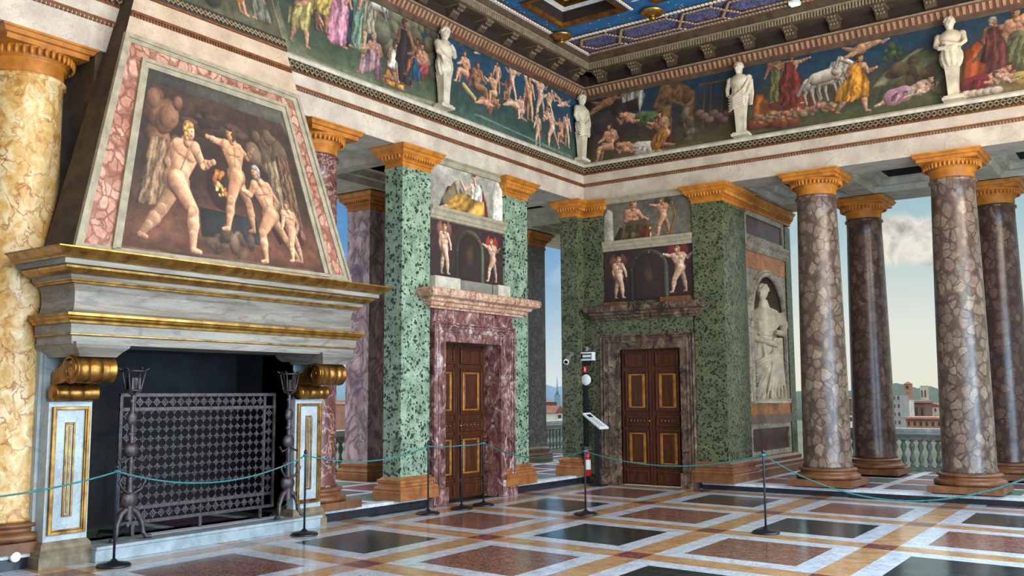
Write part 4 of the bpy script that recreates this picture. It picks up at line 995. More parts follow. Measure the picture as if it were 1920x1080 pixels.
def surround(wall, name, label, a0, a1, i0, i1, zi, zo, rec, m, mc, c0, c1, zc0, zc1, cd, blocks):
    root = thing(name, label, 'door surround', ((0, (a0+a1)/2, 0) if wall == 'L' else ((a0+a1)/2, 0, 0)))
    for j, (s0, s1) in enumerate(((a0, i0), (i1, a1))):
        mb = MB(); wbox(mb, wall, s0, s1, -rec-.02, .07, 0, zo, 0)
        w = s1-s0
        for k, f in enumerate((.0, .16, .42)):
            lo, hi = (s0+w*f, s0+w*(f+.1)) if j == 0 else (s1-w*(f+.1), s1-w*f)
            wbox(mb, wall, lo, hi, .07, .10-.008*k, .3, zo, 0)
        wbox(mb, wall, s0-.02, s1+.02, .0, .115, 0, .26, 0)
        mb.build('jamb', m, root, bevel=.012)
    mb = MB(); wbox(mb, wall, i0, i1, -rec-.02, .07, zi, zo, 0)
    for k, f in enumerate((.0, .16, .42)):
        h = zo-zi; wbox(mb, wall, a0, a1, .07, .10-.008*k, zo-h*(f+.1), zo-h*f, 0)
    mb.build('lintel', m, root, bevel=.01)
    mb = MB(); wbox(mb, wall, a0+.02, a1-.02, 0, .06, zo, zc0, 0); mb.build('frieze', mc[0], root)
    P = [(0, 0), (.3, 0), (.32, .1), (.45, .14), (.5, .3), (.62, .36), (.66, .5), (.95, .58), (1.0, .72), (1.0, .9), (.95, 1.0), (0, 1.0)]
    mb = MB()
    if wall == 'L': mb.ring(-.05, .02, c0+cd*.8, c1-cd*.8, [(p[0]*cd, zc0+p[1]*(zc1-zc0)) for p in P[:-1]])
    else: mb.ring(c0+cd*.8, c1-cd*.8, -.02, .05, [(p[0]*cd, zc0+p[1]*(zc1-zc0)) for p in P[:-1]])
    mb.build('cornice', mc[1], root)
    for s0, s1, z0, z1 in blocks:
        mb = MB(); wbox(mb, wall, s0, s1, 0, .12, z0, z1, 0); mb.build('block', m_ledge if wall == 'L' else m_rust_base, root, bevel=.01)
    return root
surround('L', 'door_surround', 'purple and white marble surround of the left door with pink breccia cornice', -4.46, -2.4, -4.17, -2.76, 2.4, 2.69, .32, m_door1, (m_door1, m_cor1), -4.74, -2.05, 2.88, 3.16, .32, [(-4.48, -3.88, 3.165, 3.37), (-2.9, -2.56, 3.165, 3.37)])
door(1, 'L', -4.165, -2.765, 2.4, .3, 'dark walnut double door with golden panel mouldings in the left wall', 1)
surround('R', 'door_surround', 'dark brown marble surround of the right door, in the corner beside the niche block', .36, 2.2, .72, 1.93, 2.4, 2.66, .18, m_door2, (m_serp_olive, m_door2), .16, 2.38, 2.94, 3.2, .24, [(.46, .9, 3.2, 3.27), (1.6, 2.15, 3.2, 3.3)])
door(2, 'R', .725, 1.925, 2.4, .07, 'dark walnut double door with golden panel mouldings in the right wall', -1)
# panel walls above the doors with their mouldings
mb = MB(); mb.box(-.32, -.012, -4.5, -2.6, 2.6, ZS, 0); mb.box(-.45, -.42, -4.5, -2.6, 0, 2.6, 0); struct(mb.build('wall_over_door', [m_greypanel]), 'panelled wall above the left door', 'wall')
mb = MB()
mb.prism([(-.01, 4.24), (.03, 4.25), (.035, 4.29), (.05, 4.3), (.055, 4.36), (.085, 4.39), (.09, 4.43), (-.01, 4.44)], 'y', -4.5, -2.6, 0)
mb.prism([(-.01, 5.1), (.03, 5.1), (.05, 5.13), (.05, 5.16), (.09, 5.19), (.09, 5.2), (-.01, 5.2)], 'y', -4.5, -2.6, 0)
struct(mb.build('trim_9', [m_grey]), 'grey stone mouldings framing the panels over the left door', 'trim')
mb = MB(); sh = lambda P: [(-d, z) for d, z in P]
mb.prism(sh([(-.02, 4.22), (.02, 4.22), (.025, 4.27), (.04, 4.28), (.045, 4.33), (.07, 4.36), (.07, 4.4), (-.02, 4.4)]), 'x', .42, 2.2, 0)
mb.prism(sh([(-.02, 5.1), (.03, 5.1), (.05, 5.13), (.05, 5.16), (.09, 5.19), (.09, 5.2), (-.02, 5.2)]), 'x', .42, 2.2, 0)
struct(mb.build('trim_10', [m_grey]), 'grey stone mouldings framing the panels over the right door', 'trim')
# ---------------------------------------------------------------- loggia ceilings with sunk coffers
def soffit(rects, x0, x1, y0, y1, z, name, label):
    xs = sorted({v for r in rects for v in r[:2]}); ys = sorted({v for r in rects for v in r[2:]})
    ex = [x0]+xs+[x1]; ey = [y0]+ys+[y1]; mb = MB()
    for i in range(len(ex)-1):
        for j in range(len(ey)-1):
            if any(r[0] <= ex[i] and ex[i+1] <= r[1] and r[2] <= ey[j] and ey[j+1] <= r[3] for r in rects): continue
            if ex[i+1]-ex[i] > 1e-4 and ey[j+1]-ey[j] > 1e-4: mb.add([(ex[i], ey[j], z), (ex[i], ey[j+1], z), (ex[i+1], ey[j+1], z), (ex[i+1], ey[j], z)], [(0, 1, 2, 3)], 0)
    for a, b, c, d in rects:
        def sq(p, za, q, zb, m):
            V = [(a+p, c+p, za), (b-p, c+p, za), (b-p, d-p, za), (a+p, d-p, za), (a+q, c+q, zb), (b-q, c+q, zb), (b-q, d-q, zb), (a+q, d-q, zb)]
            mb.add(V, [(0, 4, 5, 1), (1, 5, 6, 2), (2, 6, 7, 3), (3, 7, 4, 0)], m)
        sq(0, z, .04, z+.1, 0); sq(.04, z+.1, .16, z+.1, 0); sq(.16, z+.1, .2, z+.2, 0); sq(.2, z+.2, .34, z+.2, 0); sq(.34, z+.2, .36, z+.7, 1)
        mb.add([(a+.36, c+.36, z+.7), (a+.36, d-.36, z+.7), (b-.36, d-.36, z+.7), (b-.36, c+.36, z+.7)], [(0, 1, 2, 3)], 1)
    mb.box(x0, x1, y0, y1, z+.75, z+.85, 0)
    mb.box(x0, x1, y0, y0+.01, z, z+.8, 0); mb.box(x0, x1, y1-.01, y1, z, z+.8, 0)
    mb.box(x0, x0+.01, y0, y1, z, z+.8, 0); mb.box(x1-.01, x1, y0, y1, z, z+.8, 0)
    struct(mb.build(name, [m_coff, m_coffdark]), label, 'ceiling')
soffit([(x, x+1.3, .78, 2.55) for x in (2.9+.35-.3, 4.66, 6.74, 8.9)], 2.2, 12, .01, 3.42, ZS+.02, 'ceiling_colonnade_right', 'grey coffered soffit behind the right colonnade')
soffit([(-2.3, -.85, y, y+1.35) for y in (-13.5, -9.6, -5.95, -4.35, -2.05, -.2, 1.6)], -3.5, -.01, -14, 7, ZS+.02, 'ceiling_colonnade_left', 'grey coffered soffit behind the left colonnade')
# ---------------------------------------------------------------- balustrades
m_bal = stone('grey_green_baluster_stone', (134, 150, 142), (96, 112, 108), 10, .6)
m_balrail = stone('pale_rail_stone', (198, 204, 198), (160, 168, 164), 8, .6)
def balustrade(label, wall, s0, s1, d, zl, step=.155):
    c = ((-d, (s0+s1)/2, zl) if wall == 'L' else ((s0+s1)/2, d, zl)); o = thing('stone_balustrade', label, 'balustrade', c)
    def bx(mb, w, z0, z1, m=0):
        if wall == 'L': mb.box(-d-w, -d+w, s0, s1, z0, z1, m)
        else: mb.box(s0, s1, d-w, d+w, z0, z1, m)
    mb = MB(); bx(mb, .14, zl, zl+.05); bx(mb, .11, zl+.05, zl+.08); mb.build('bottom_rail', m_bal, o)
    mb = MB(); bx(mb, .1, zl+.58, zl+.65); bx(mb, .12, zl+.65, zl+.69); bx(mb, .14, zl+.69, zl+.74, 1); bx(mb, .16, zl+.74, zl+.8, 1); mb.build('handrail', [m_bal, m_balrail], o)
    me = None; n = int((s1-s0)/step)
    for k in range(n):
        s = s0+(k+.5)*step; x, y = (-d, s) if wall == 'L' else (s, d)
        if me is None:
            mb = MB(); z = zl+.08
            mb.lathe(x, y, [(.045, z), (.05, z+.02), (.025, z+.04), (.05, z+.1), (.056, z+.14), (.03, z+.22), (.022, z+.245), (.035, z+.25), (.022, z+.258), (.03, z+.28), (.056, z+.36), (.05, z+.4), (.025, z+.46), (.05, z+.48), (.045, z+.5)], 10)
            b = mb.build('baluster', m_bal, o); me = b; bs = s
        else:
            c2 = me.copy(); COL.objects.link(c2); c2.parent = o
            c2.location = (0, s-bs, 0) if wall == 'L' else (s-bs, 0, 0)
    return o
balustrade('grey stone balustrade beyond the right colonnade, in front of the town', 'R', 2.9, 9.4, 4.32, ZL-.03)
balustrade('grey stone balustrade beyond the left colonnade, seen between fireplace and purple pillar', 'L', -4.0, 7.0, 4.1, ZL)
# ---------------------------------------------------------------- fireplace
FP = thing('fireplace', 'monumental grey marble fireplace with gilded mouldings and sloping painted hood', 'fireplace', (0, -8.46, 0))
YA, YBR = -10.23, -6.70     # outer sides of the jambs
def belt(mb, x1, y0, y1, prof, mats, xb=-.02):
    """moulding wrapped round three sides: profile of (offset, z)"""
    vs = []
    for o, z in prof: vs += [(xb, y0-o, z), (x1+o, y0-o, z), (x1+o, y1+o, z), (xb, y1+o, z)]
    for i in range(len(prof)-1):
        mb.add(vs[4*i:4*i+8], [(k, k+1, 5+k, 4+k) for k in range(3)], mats[i] if isinstance(mats, list) else mats)
    mb.add(vs[:4], [(3, 2, 1, 0)], mats[0] if isinstance(mats, list) else mats); mb.add(vs[-4:], [(0, 1, 2, 3)], mats[-1] if isinstance(mats, list) else mats)
# mantel: fascias, gilded mouldings, frieze and cornice  (mats 0 marble, 1 gold)
XF, M0, M1 = .62, -10.33, -6.62
mb = MB()
belt(mb, XF, M0, M1, [(-.02, 2.10), (-.02, 2.175), (0, 2.18), (.012, 2.185), (.012, 2.195), (.0, 2.2), (.005, 2.285), (.015, 2.29)], [0, 0, 1, 1, 1, 0, 0])
mb.build('lower_fascia', [m_fire, m_gold], FP)
mb = MB(); belt(mb, XF, M0, M1, [(.015, 2.29), (.03, 2.295), (.035, 2.315), (.06, 2.335), (.065, 2.35), (.08, 2.36), (.08, 2.385), (.0, 2.395)], 0); mb.build('gilt_moulding', m_gold, FP)
mb = MB(); belt(mb, XF, M0, M1, [(0, 2.395), (-.035, 2.42), (-.05, 2.5), (-.045, 2.6), (-.02, 2.655), (-.01, 2.665)], 0); mb.build('frieze', m_fire, FP)
mb = MB(); belt(mb, XF, M0, M1, [(-.01, 2.665), (.02, 2.67), (.025, 2.685), (.04, 2.69), (.045, 2.705), (.05, 2.71), (.06, 2.74), (.075, 2.745), (.09, 2.75), (.13, 2.765), (.16, 2.79), (.165, 2.81), (.15, 2.815), (.2, 2.82), (.2, 2.865), (.22, 2.87), (.23, 2.885), (.27, 2.90), (.3, 2.93), (.315, 2.945), (.33, 2.95), (.33, 2.962), (.2, 2.966)],
     [1,1,1,1,0,0,0,1,1,1,1,1,0,0,0,1,1,1,1,1,1,1]); mb.build('cornice', [m_fire, m_gold], FP)
# jambs
for y0, y1, s in ((YA, YA+.44, 1), (YBR-.44, YBR, -1)):
    mb = MB(); mb.box(-.5, .12, y0, y1, 0, 1.56, 0); mb.box(-.5, .0, y0, y1, 1.56, 2.1, 0)
    mb.box(-.5, -.03, y0-.03 if s > 0 else y1, y0 if s > 0 else y1+.03, 0, 2.1, 0)
    j = mb.build('jamb', [m_jamb], FP)
    mb = MB(); mb.ring(-.2, .12, y0, y1, [(.06, 0), (.06, .1), (.045, .12), (.05, .15), (.03, .17), (.03, .2), (.0, .24)]); mb.build('base', stone('jamb_base_stone%d' % s, (150, 136, 108), (104, 92, 76), 8, .5), j)
    mb = MB()
    for a, b, w in ((y0+.03, y1-.03, .03), (y0+.06, y1-.06, .014)):
        z0, z1 = .27+(a-y0), 1.53-(a-y0)*.6
        d = .155 if w > .02 else .145
        for q in ((a, a+w, z0, z1), (b-w, b, z0, z1), (a+w, b-w, z0, z0+w), (a+w, b-w, z1-w, z1)): mb.box(.11, d, *q)
    c = (y0+y1)/2
    mb.box(.11, .138, c-.05, c-.03, .46, 1.36); mb.box(.11, .138, c+.03, c+.05, .46, 1.36); mb.box(.11, .138, c-.03, c+.03, .46, .48); mb.box(.11, .138, c-.03, c+.03, 1.34, 1.36); mb.box(.11, .13, c-.012, c+.012, .49, 1.33)
    mb.build('gilt_frame', m_golddk, j, bevel=.004)
    # console scroll
    def roll(x, z, r, a, b):
        L = b-a; P = [(r*.3, a-.012), (r*.62, a-.012), (r*.66, a), (r, a), (r, a+.03*L), (r*.9, a+.08*L), (r*.94, a+.2*L), (r*.98, a+.3*L), (r*.86, a+.33*L), (r*.97, a+.37*L), (r*.97, a+.63*L), (r*.86, a+.67*L), (r*.98, a+.7*L), (r*.94, a+.8*L), (r*.9, a+.92*L), (r, a+.97*L), (r, b), (r*.66, b), (r*.62, b+.012), (r*.3, b+.012)]
        mb.lathe(x, z, P, 28, 0, True, True, 'y')
    mb = MB(); roll(.44, 1.865, .135, y0+.02, y1-.02); roll(.17, 1.645, .085, y0+.0, y1-.0)
    pr = [(.05, 1.72), (.16, 1.73), (.24, 1.74), (.31, 1.765), (.38, 1.80), (.44, 1.99), (.3, 1.99), (.2, 1.9), (.1, 1.85), (.05, 1.85)]
    mb.prism(pr, 'y', y0+.05, y1-.05, 0, True)
    for yy in (y0+.01, y1-.01):
        mb.tube([(.44+(.02+.012*t)*cos(t), yy, 1.865+(.02+.012*t)*sin(t)) for t in np.linspace(0, 8.6, 40)], .011, 6)
    mb.build('console_scroll', m_golddk, j)
    mb = MB(); mb.ring(-.1, .56, y0+.03, y1-.03, [(.0, 1.985), (.01, 2.0), (.035, 2.03), (.08, 2.07), (.09, 2.1), (.09, 2.12)]); mb.build('console_cap', m_fire, j)
# firebox
OA, OB = YA+.44, YBR-.44
mb = MB(); mb.box(-1.1, -1.0, OA-.2, OB+.2, 0, 2.4); mb.box(-1.1, .0, OA-.06, OA, 0, 2.3); mb.box(-1.1, .0, OB, OB+.06, 0, 2.3); mb.box(-1.1, .5, OA-.05, OB+.05, 2.12, 2.2)
mb.box(-1.1, -.02, OA-.1, OB+.1, -.02, .12); mb.build('firebox', m_soot, FP)
mb = MB(); mb.box(-.35, .26, OA+.02, OB+.36-.04, 0, .115); mb.box(-.35, .275, OA+.02, OB+.34, .115, .15)
mb.build('hearth_slab', m_slab, FP, bevel=.008)
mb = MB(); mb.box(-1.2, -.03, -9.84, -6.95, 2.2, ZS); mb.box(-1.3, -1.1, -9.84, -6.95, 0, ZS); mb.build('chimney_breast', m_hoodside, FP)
# hood: front plane leans back, sides slope inwards
HX = lambda z: .5-(z-2.96)*(.35/4.3)
HL = lambda z: -10.30+(z-2.96)*.245
HR = lambda z: -6.60-(z-2.96)*.325
ZH = 7.17
mb = MB(); zs = [2.96, 5.3, 5.45, ZH]
for i in range(len(zs)-1):
    a, b = zs[i], zs[i+1]
    V = [(-.03, HL(a), a), (HX(a), HL(a), a), (HX(a), HR(a), a), (-.03, HR(a), a), (-.03, HL(b), b), (HX(b), HL(b), b), (HX(b), HR(b), b), (-.03, HR(b), b)]
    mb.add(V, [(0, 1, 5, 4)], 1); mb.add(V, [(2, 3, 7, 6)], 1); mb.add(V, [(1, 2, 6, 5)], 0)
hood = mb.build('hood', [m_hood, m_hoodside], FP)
mb = MB()
def hp(t, z, d=0): # t 0..1 across the hood at height z
    return (HX(z)+d, HL(z)+t*(HR(z)-HL(z)), z)
def hband(mb, z0, z1, d0, d1, m, t0=0, t1=1):
    V = [hp(t0, z0), hp(t1, z0), hp(t1, z1), hp(t0, z1), hp(t0, z0, d0), hp(t1, z0, d0), hp(t1, z1, d1), hp(t0, z1, d1)]
    mb.add(V, [(4, 5, 6, 7), (0, 1, 5, 4), (3, 7, 6, 2), (0, 4, 7, 3), (1, 2, 6, 5)], m)
hband(mb, 5.6, 5.63, .03, .03, 1); hband(mb, 5.84, 5.96, .02, .04, 2); hband(mb, 5.82, 5.842, .03, .03, 1)
for k in range(60): hband(mb, 5.565, 5.602, .02, .02, 1, (k+.0)/60, (k+.6)/60)
for k in range(34):
    for a, b in ((5.87, 5.93), (5.93, 5.87)):
        p, q = hp(k/34, a, .036), hp((k+1)/34, b, .046)
        mb.add([(p[0], p[1], p[2]-.01), (q[0], q[1], q[2]-.01), (q[0], q[1], q[2]+.01), (p[0], p[1], p[2]+.01)], [(0, 1, 2, 3)], 3)
mb.build('painted_architrave', [m_hood, m_teeth, m_lattice, m_brass], hood)
# frames
def frame_pts(pxs, d):
    out = []
    for px, py in pxs:
        r = ray(px, py); k = .35/4.3
        t = (.5-k*(CAM[2]-2.96)-CAM[0])/(r[0]+k*r[2]); p = CAM+r*t; out.append((p[0]+d, p[1], p[2]))
    return out
def frame(name, a, b, d, m, parent):
    A0 = frame_pts(a, 0); B0 = frame_pts(b, 0); A = frame_pts(a, d); B = frame_pts(b, d); mb = MB()
    mb.add(A0+B0+A+B, [(8+k, 8+(k+1) % 4, 12+(k+1) % 4, 12+k) for k in range(4)]+[(k, (k+1) % 4, 8+(k+1) % 4, 8+k) for k in range(4)]+[(12+k, 12+(k+1) % 4, 4+(k+1) % 4, 4+k) for k in range(4)])
    return mb.build(name, m, parent)
Q0 = [(232, 60), (556, 180), (656, 533), (136, 461)]; Q0b = [(237, 70), (552, 185), (650, 526), (143, 460)]; Q1 = [(243, 80), (546, 190), (641, 517), (154, 456)]
Q2 = [(263, 108), (534, 197), (619, 516), (206, 466)]; Q2b = [(268, 116), (531, 202), (615, 520), (212, 470)]; Q3 = [(276, 128), (526, 210), (609, 523), (222, 476)]
frame('outer_frame', Q0, Q0b, .05, m_grey, hood); frame('outer_frame_step', Q0b, Q1, .03, m_grey, hood)
frame('pink_marble_frame', Q1, Q2, .015, m_pinkbr, hood)
frame('inner_frame', Q2, Q2b, .05, m_grey, hood); frame('inner_frame_step', Q2b, Q3, .03, m_grey, hood)
# painting on the hood: a plain generic scene of figures in a brown cave
TL, TR, BR, BL = (np.array(p) for p in frame_pts(Q3, .008))
cv = Canvas(2.6, 2.0, 130)
cv.fill([(0, (84, 46, 30)), (.16, (116, 70, 48)), (.3, (90, 54, 38)), (.5, (58, 38, 30)), (1, (72, 50, 38))], .1, 2, 21)
cv.tone = .96; cv.a *= (.75+.5*fbm(cv.X, cv.Y*2.5, 2.2, 40))[..., None]
cv.poly([(0, 1.64), (0, 2), (2.6, 2), (2.6, 1.68), (2.52, 1.84), (.12, 1.86)], (104, 98, 84), .03)
cv.blobs((.4, 1.5), .34, .3, (122, 82, 58), 22, 33, .35)
cv.blobs((2.1, 1.45), .3, .3, (112, 86, 64), 18, 34, .35); cv.blobs((1.2, 1.55), .5, .12, (76, 54, 46), 14, 35, .35)
cv.poly([(.1, .55), (.18, 1.3), (.44, 1.28), (.42, .55)], (150, 116, 84), .22, 1.5, 3)
cv.poly([(2.05, .7), (2.0, 1.3), (2.22, 1.36), (2.26, .7)], (146, 118, 88), .2, 1.5, 4); cv.poly([(2.2, .45), (2.24, 1.42), (2.46, 1.4), (2.44, .45)], (120, 84, 60), .25, 1.5, 5)
cv.ell((1.22, .93), .22, .3, (60, 36, 26), .2); cv.blobs((1.2, .94), .09, .17, (200, 116, 50), 12, 36, .3); cv.blobs((1.2, .86), .06, .08, (248, 206, 120), 8, 37, .4)
cv.poly([(.92, .3), (.9, .62), (1.7, .6), (1.72, .3)], (52, 50, 48), .05)
cv.blobs((1.33, .28), .28, .16, (104, 78, 60), 18, 38, .35)
cv.blobs((1.3, .05), 1.2, .06, (112, 80, 58), 26, 39, .3)
person(cv, .62, .12, 1.46, 'stride', (238, 172, 128), hair=(190, 138, 70), seed=101, chubby=1.08)
person(cv, 1.46, .42, 1.22, 'reach', (232, 164, 118), flip=True, hair=(96, 66, 46), seed=102, chubby=1.0)
person(cv, 1.92, .1, 1.16, 'stride', (234, 168, 122), (130, 44, 42), 'cape', True, hair=(170, 160, 146), seed=103, chubby=1.0)
person(cv, 2.24, .16, .72, 'stand', (234, 172, 130), (124, 50, 42), 'cape', True, hair=(150, 104, 62), seed=104, chubby=1.1)
def hmap(u, v):
    u = u[..., None]; v = v[..., None]
    p = (BL*(1-u)+BR*u)*(1-v)+(TL*(1-u)+TR*u)*v
    return p[..., 0], p[..., 1], p[..., 2]
tag(cv.mesh('hood_painting', hmap, m_paint, hood), 'brown painting of four pale figures in a cave on the chimney hood')
# painted strip above the hood's architrave
cv = Canvas(2.2, 1.1, 70); cv.fill([(0, (92, 92, 66)), (.3, (70, 66, 50)), (1, (44, 56, 60))], .2, 1.8, 22); cv.blobs((.9, .5), .5, .4, (56, 66, 52), 14, 5, .3)
person(cv, 1.3, .1, .9, 'sit', SK, (206, 132, 56), 'wrap', seed=110); person(cv, .7, .1, .9, 'stand', SKB, (120, 84, 66), 'robe', seed=111); person(cv, 1.9, .1, .8, 'kneel', SK, (112, 116, 96), 'robe', True, seed=112)
def hmap2(u, v):
    z = 5.98+v*(ZH-5.98); L = HL(z)+.01; Rr = HR(z)-.01
    return HX(z)+.006, L+u*(Rr-L), z
cv.mesh('hood_frieze_painting', hmap2, m_paint, hood)
# ---------------------------------------------------------------- fire screen and andirons
XS = -.12
o = thing('fire_screen', 'openwork iron fire screen standing in the fireplace opening', 'fire screen', (XS, -8.28, .15))
S0, S1, T0, T1 = -9.34, -7.25, .27, 1.64
mb = MB()
for a in ((S0, S1, T0, T0+.035), (S0, S1, T1-.035, T1), (S0, S1, T1-.185, T1-.15), (S0, S1, T0+.15, T0+.185)): mb.box(XS-.012, XS+.016, *a)
for a in ((S0, S0+.035, T0, T1), (S1-.035, S1, T0, T1), (S0+.15, S0+.185, T0, T1), (S1-.185, S1-.15, T0, T1)): mb.box(XS-.009, XS+.012, *a)
mb.build('frame', m_iron, o)
def rosette(mb, y, z, r, x=XS):
    P = []
    for k in range(16):
        q = r*(1.0 if k % 4 == 0 else (.62 if k % 2 == 0 else .5)); t = 2*pi*k/16; P.append((y+q*cos(t), z+q*sin(t)))
    mb.prism(P, 'x', x-.006, x+.006); mb.tube([(x+.008, y+r*.3*cos(2*pi*k/8), z+r*.3*sin(2*pi*k/8)) for k in range(8)], .006, 4, 0, True)
mb = MB(); ny, nz = 18, 10; dy = (S1-S0-.37)/ny; dz = (T1-T0-.37)/nz
for i in range(ny+1):
    for k in range(nz+1): rosette(mb, S0+.185+i*dy, T0+.185+k*dz, dy*.5)
mb.build('lattice', m_iron, o)
mb = MB()
for i in range(17):
    dy = (S1-S0-.37)/17
    for z in (T0+.093, T1-.093): rosette(mb, S0+.185+(i+.5)*dy, z, .062)
for k in range(9):
    dz = (T1-T0-.37)/9
    for y in (S0+.093, S1-.093): rosette(mb, y, T0+.185+(k+.5)*dz, .062)
mb.build('border', m_iron, o)
for y in (S0+.2, -8.3, S1-.2):
    mb = MB(); mb.box(XS-.014, XS+.014, y-.02, y+.02, .15, T0+.01); mb.box(XS-.16, XS+.02, y-.015, y+.015, .15, .17); mb.build('foot', m_iron, o)
def andiron(y, label):
    o = thing('andiron', label, 'andiron', (.1, y, .15), 'andirons'); x = .1
    for s in (-1, 1):
        mb = MB(); mb.tube([(x, y+s*.03, .46), (x+.01, y+s*.09, .42), (x+.02, y+s*.14, .32), (x+.03, y+s*.15, .22), (x+.05, y+s*.18, .172), (x+.06, y+s*.23, .172)], [.035, .034, .03, .026, .026, .02], 8); mb.build('leg', m_iron, o)
    mb = MB(); mb.tube([(x, y, .36), (x, y, .55), (x, y, .8), (x, y, 1.3), (x, y, 1.62)], [.05, .045, .03, .026, .022], 10)
    for z, r, h in ((.56, .1, .1), (.8, .055, .03), (1.06, .085, .085), (1.22, .05, .03), (1.38, .06, .09), (1.56, .04, .03)): mb.ball((x, y, z), r*.6, r, h, n=12)
    mb.build('shaft', m_iron, o)
    for s in (-1, 1):
        mb = MB(); mb.tube([(x+.04, y+s*.02, .62), (x+.05, y+s*.1, .66), (x+.05, y+s*.15, .74), (x+.05, y+s*.11, .8), (x+.05, y+s*.09, .75)], .014, 6); mb.build('hook', m_iron, o); mb = MB(); mb.tube([(x+.03, y+s*.02, .98), (x+.03, y+s*.12, .94), (x+.03, y+s*.16, 1.0)], .012, 6); mb.build('hook', m_iron, o)
    mb = MB(); n = 6
    for k in range(n):
        a = 2*pi*k/n; mb.tube([(x, y, 1.62), (x+.07*cos(a), y+.07*sin(a), 1.66), (x+.09*cos(a), y+.09*sin(a), 1.76), (x+.115*cos(a), y+.115*sin(a), 1.88), (x+.15*cos(a), y+.15*sin(a), 1.9)], .011, 6)
    for r, z in ((.075, 1.67), (.118, 1.87)): mb.tube([(x+r*cos(2*pi*k/18), y+r*sin(2*pi*k/18), z) for k in range(18)], .012, 6, 0, True)
    mb.box(x-.05, x+.05, y-.05, y+.05, 1.68, 1.8)
    mb.build('fire_basket', m_iron, o)
    mb = MB(); mb.tube([(x, y, .3), (x-.2, y, .22), (x-.5, y, .2), (x-.52, y, .15)], .02, 6); mb.build('log_bar', m_iron, o)
andiron(-9.33, 'tall iron andiron with cage top at the left end of the fire screen')
andiron(-7.22, 'tall iron andiron with cage top at the right end of the fire screen')

o = thing('radiator', 'black ribbed radiator standing in the dark left end of the firebox', 'radiator', (-.42, -9.62, .12))
mb = MB()
for k in range(6): mb.tube([(-.42, -9.74+.045*k, .16), (-.42, -9.74+.045*k, 1.38)], .018, 8)
mb.build('ribs', m_black, o); mb = MB(); mb.box(-.45, -.39, -9.76, -9.5, .12, .17); mb.build('foot', m_black, o); mb = MB(); mb.box(-.44, -.4, -9.76, -9.5, 1.36, 1.42); mb.build('top_rail', m_black, o)
# ---------------------------------------------------------------- rope barrier
def stanchion(x, y, h, label):
    o = thing('barrier_post', label, 'barrier post', (x, y, 0), 'rope barrier posts')
    mb = MB(); mb.lathe(x, y, [(.155, 0), (.16, .008), (.155, .02), (.14, .03), (.06, .042), (.03, .055), (.022, .07)], 32); mb.build('base', m_black, o)
    mb = MB(); mb.lathe(x, y, [(.0125, .05), (.0125, h-.02), (.011, h)], 12); mb.build('pole', m_pole, o)
    mb = MB(); mb.lathe(x, y, [(.011, h-.02), (.02, h-.015), (.022, h), (.016, h+.018), (.006, h+.03)], 14)
    mb.tube([(x+.024*cos(t), y+.024*sin(t), h-.045+.006*t/6) for t in np.linspace(0, 12, 26)], .008, 6, 1)
    mb.build('cap', [m_black, m_rope], o)
m_pole = stone('dark_grey_steel', (70, 82, 92), (48, 56, 66), 12, .3, .6)
ST = [(.57, -9.77, .93, 'thin black barrier post in front of the left fireplace jamb'), (.56, -7.36, .95, 'thin black barrier post in front of the right fireplace jamb'),
      (.52, -5.1, .95, 'thin black barrier post left of the left door'), (.57, -4.43, .93, 'thin black barrier post in front of the left door, middle one of three'),
      (.56, -3.9, .94, 'thin black barrier post in front of the left door, nearest the corner'), (2.35, -4.0, .88, 'thin black barrier post in front of the red fire extinguisher'),
      (4.97, -4.35, .93, 'thin black barrier post standing in front of the niche and colonnade')]
for x, y, h, lab in ST: stanchion(x, y, h, lab)
def rope(a, b, sag, label, n=40):
    a, b = Vector(a), Vector(b); pts = []
    for k in range(n+1):
        t = k/n; p = a.lerp(b, t); p.z -= sag*4*t*(1-t); pts.append(p)
    mb = MB(); mb.tube(pts, .0085, 6); tag(recenter(mb.build('barrier_rope', m_rope)), label, 'rope', 'barrier ropes')
tp = lambda i: (ST[i][0], ST[i][1], ST[i][2]-.04)
rope((.6, -12.6, .93), tp(0), .16, 'teal rope running from the first barrier post out of the left edge')
rope(tp(0), tp(1), .20, 'teal rope hanging in front of the fire screen')
rope(tp(1), tp(2), .13, 'teal rope between the right fireplace jamb and the left door')
rope(tp(2), tp(3), .01, 'short teal rope across the left half of the left door')
rope(tp(3), tp(4), .01, 'short teal rope across the right half of the left door')
rope(tp(4), tp(5), .15, 'teal rope from the left door to the post by the extinguisher')
rope(tp(5), tp(6), .16, 'teal rope hanging in front of the right door')
rope(tp(6), (7.95, -4.7, .9), .42, 'teal rope hanging low in front of the right colonnade, leaving at the right edge')
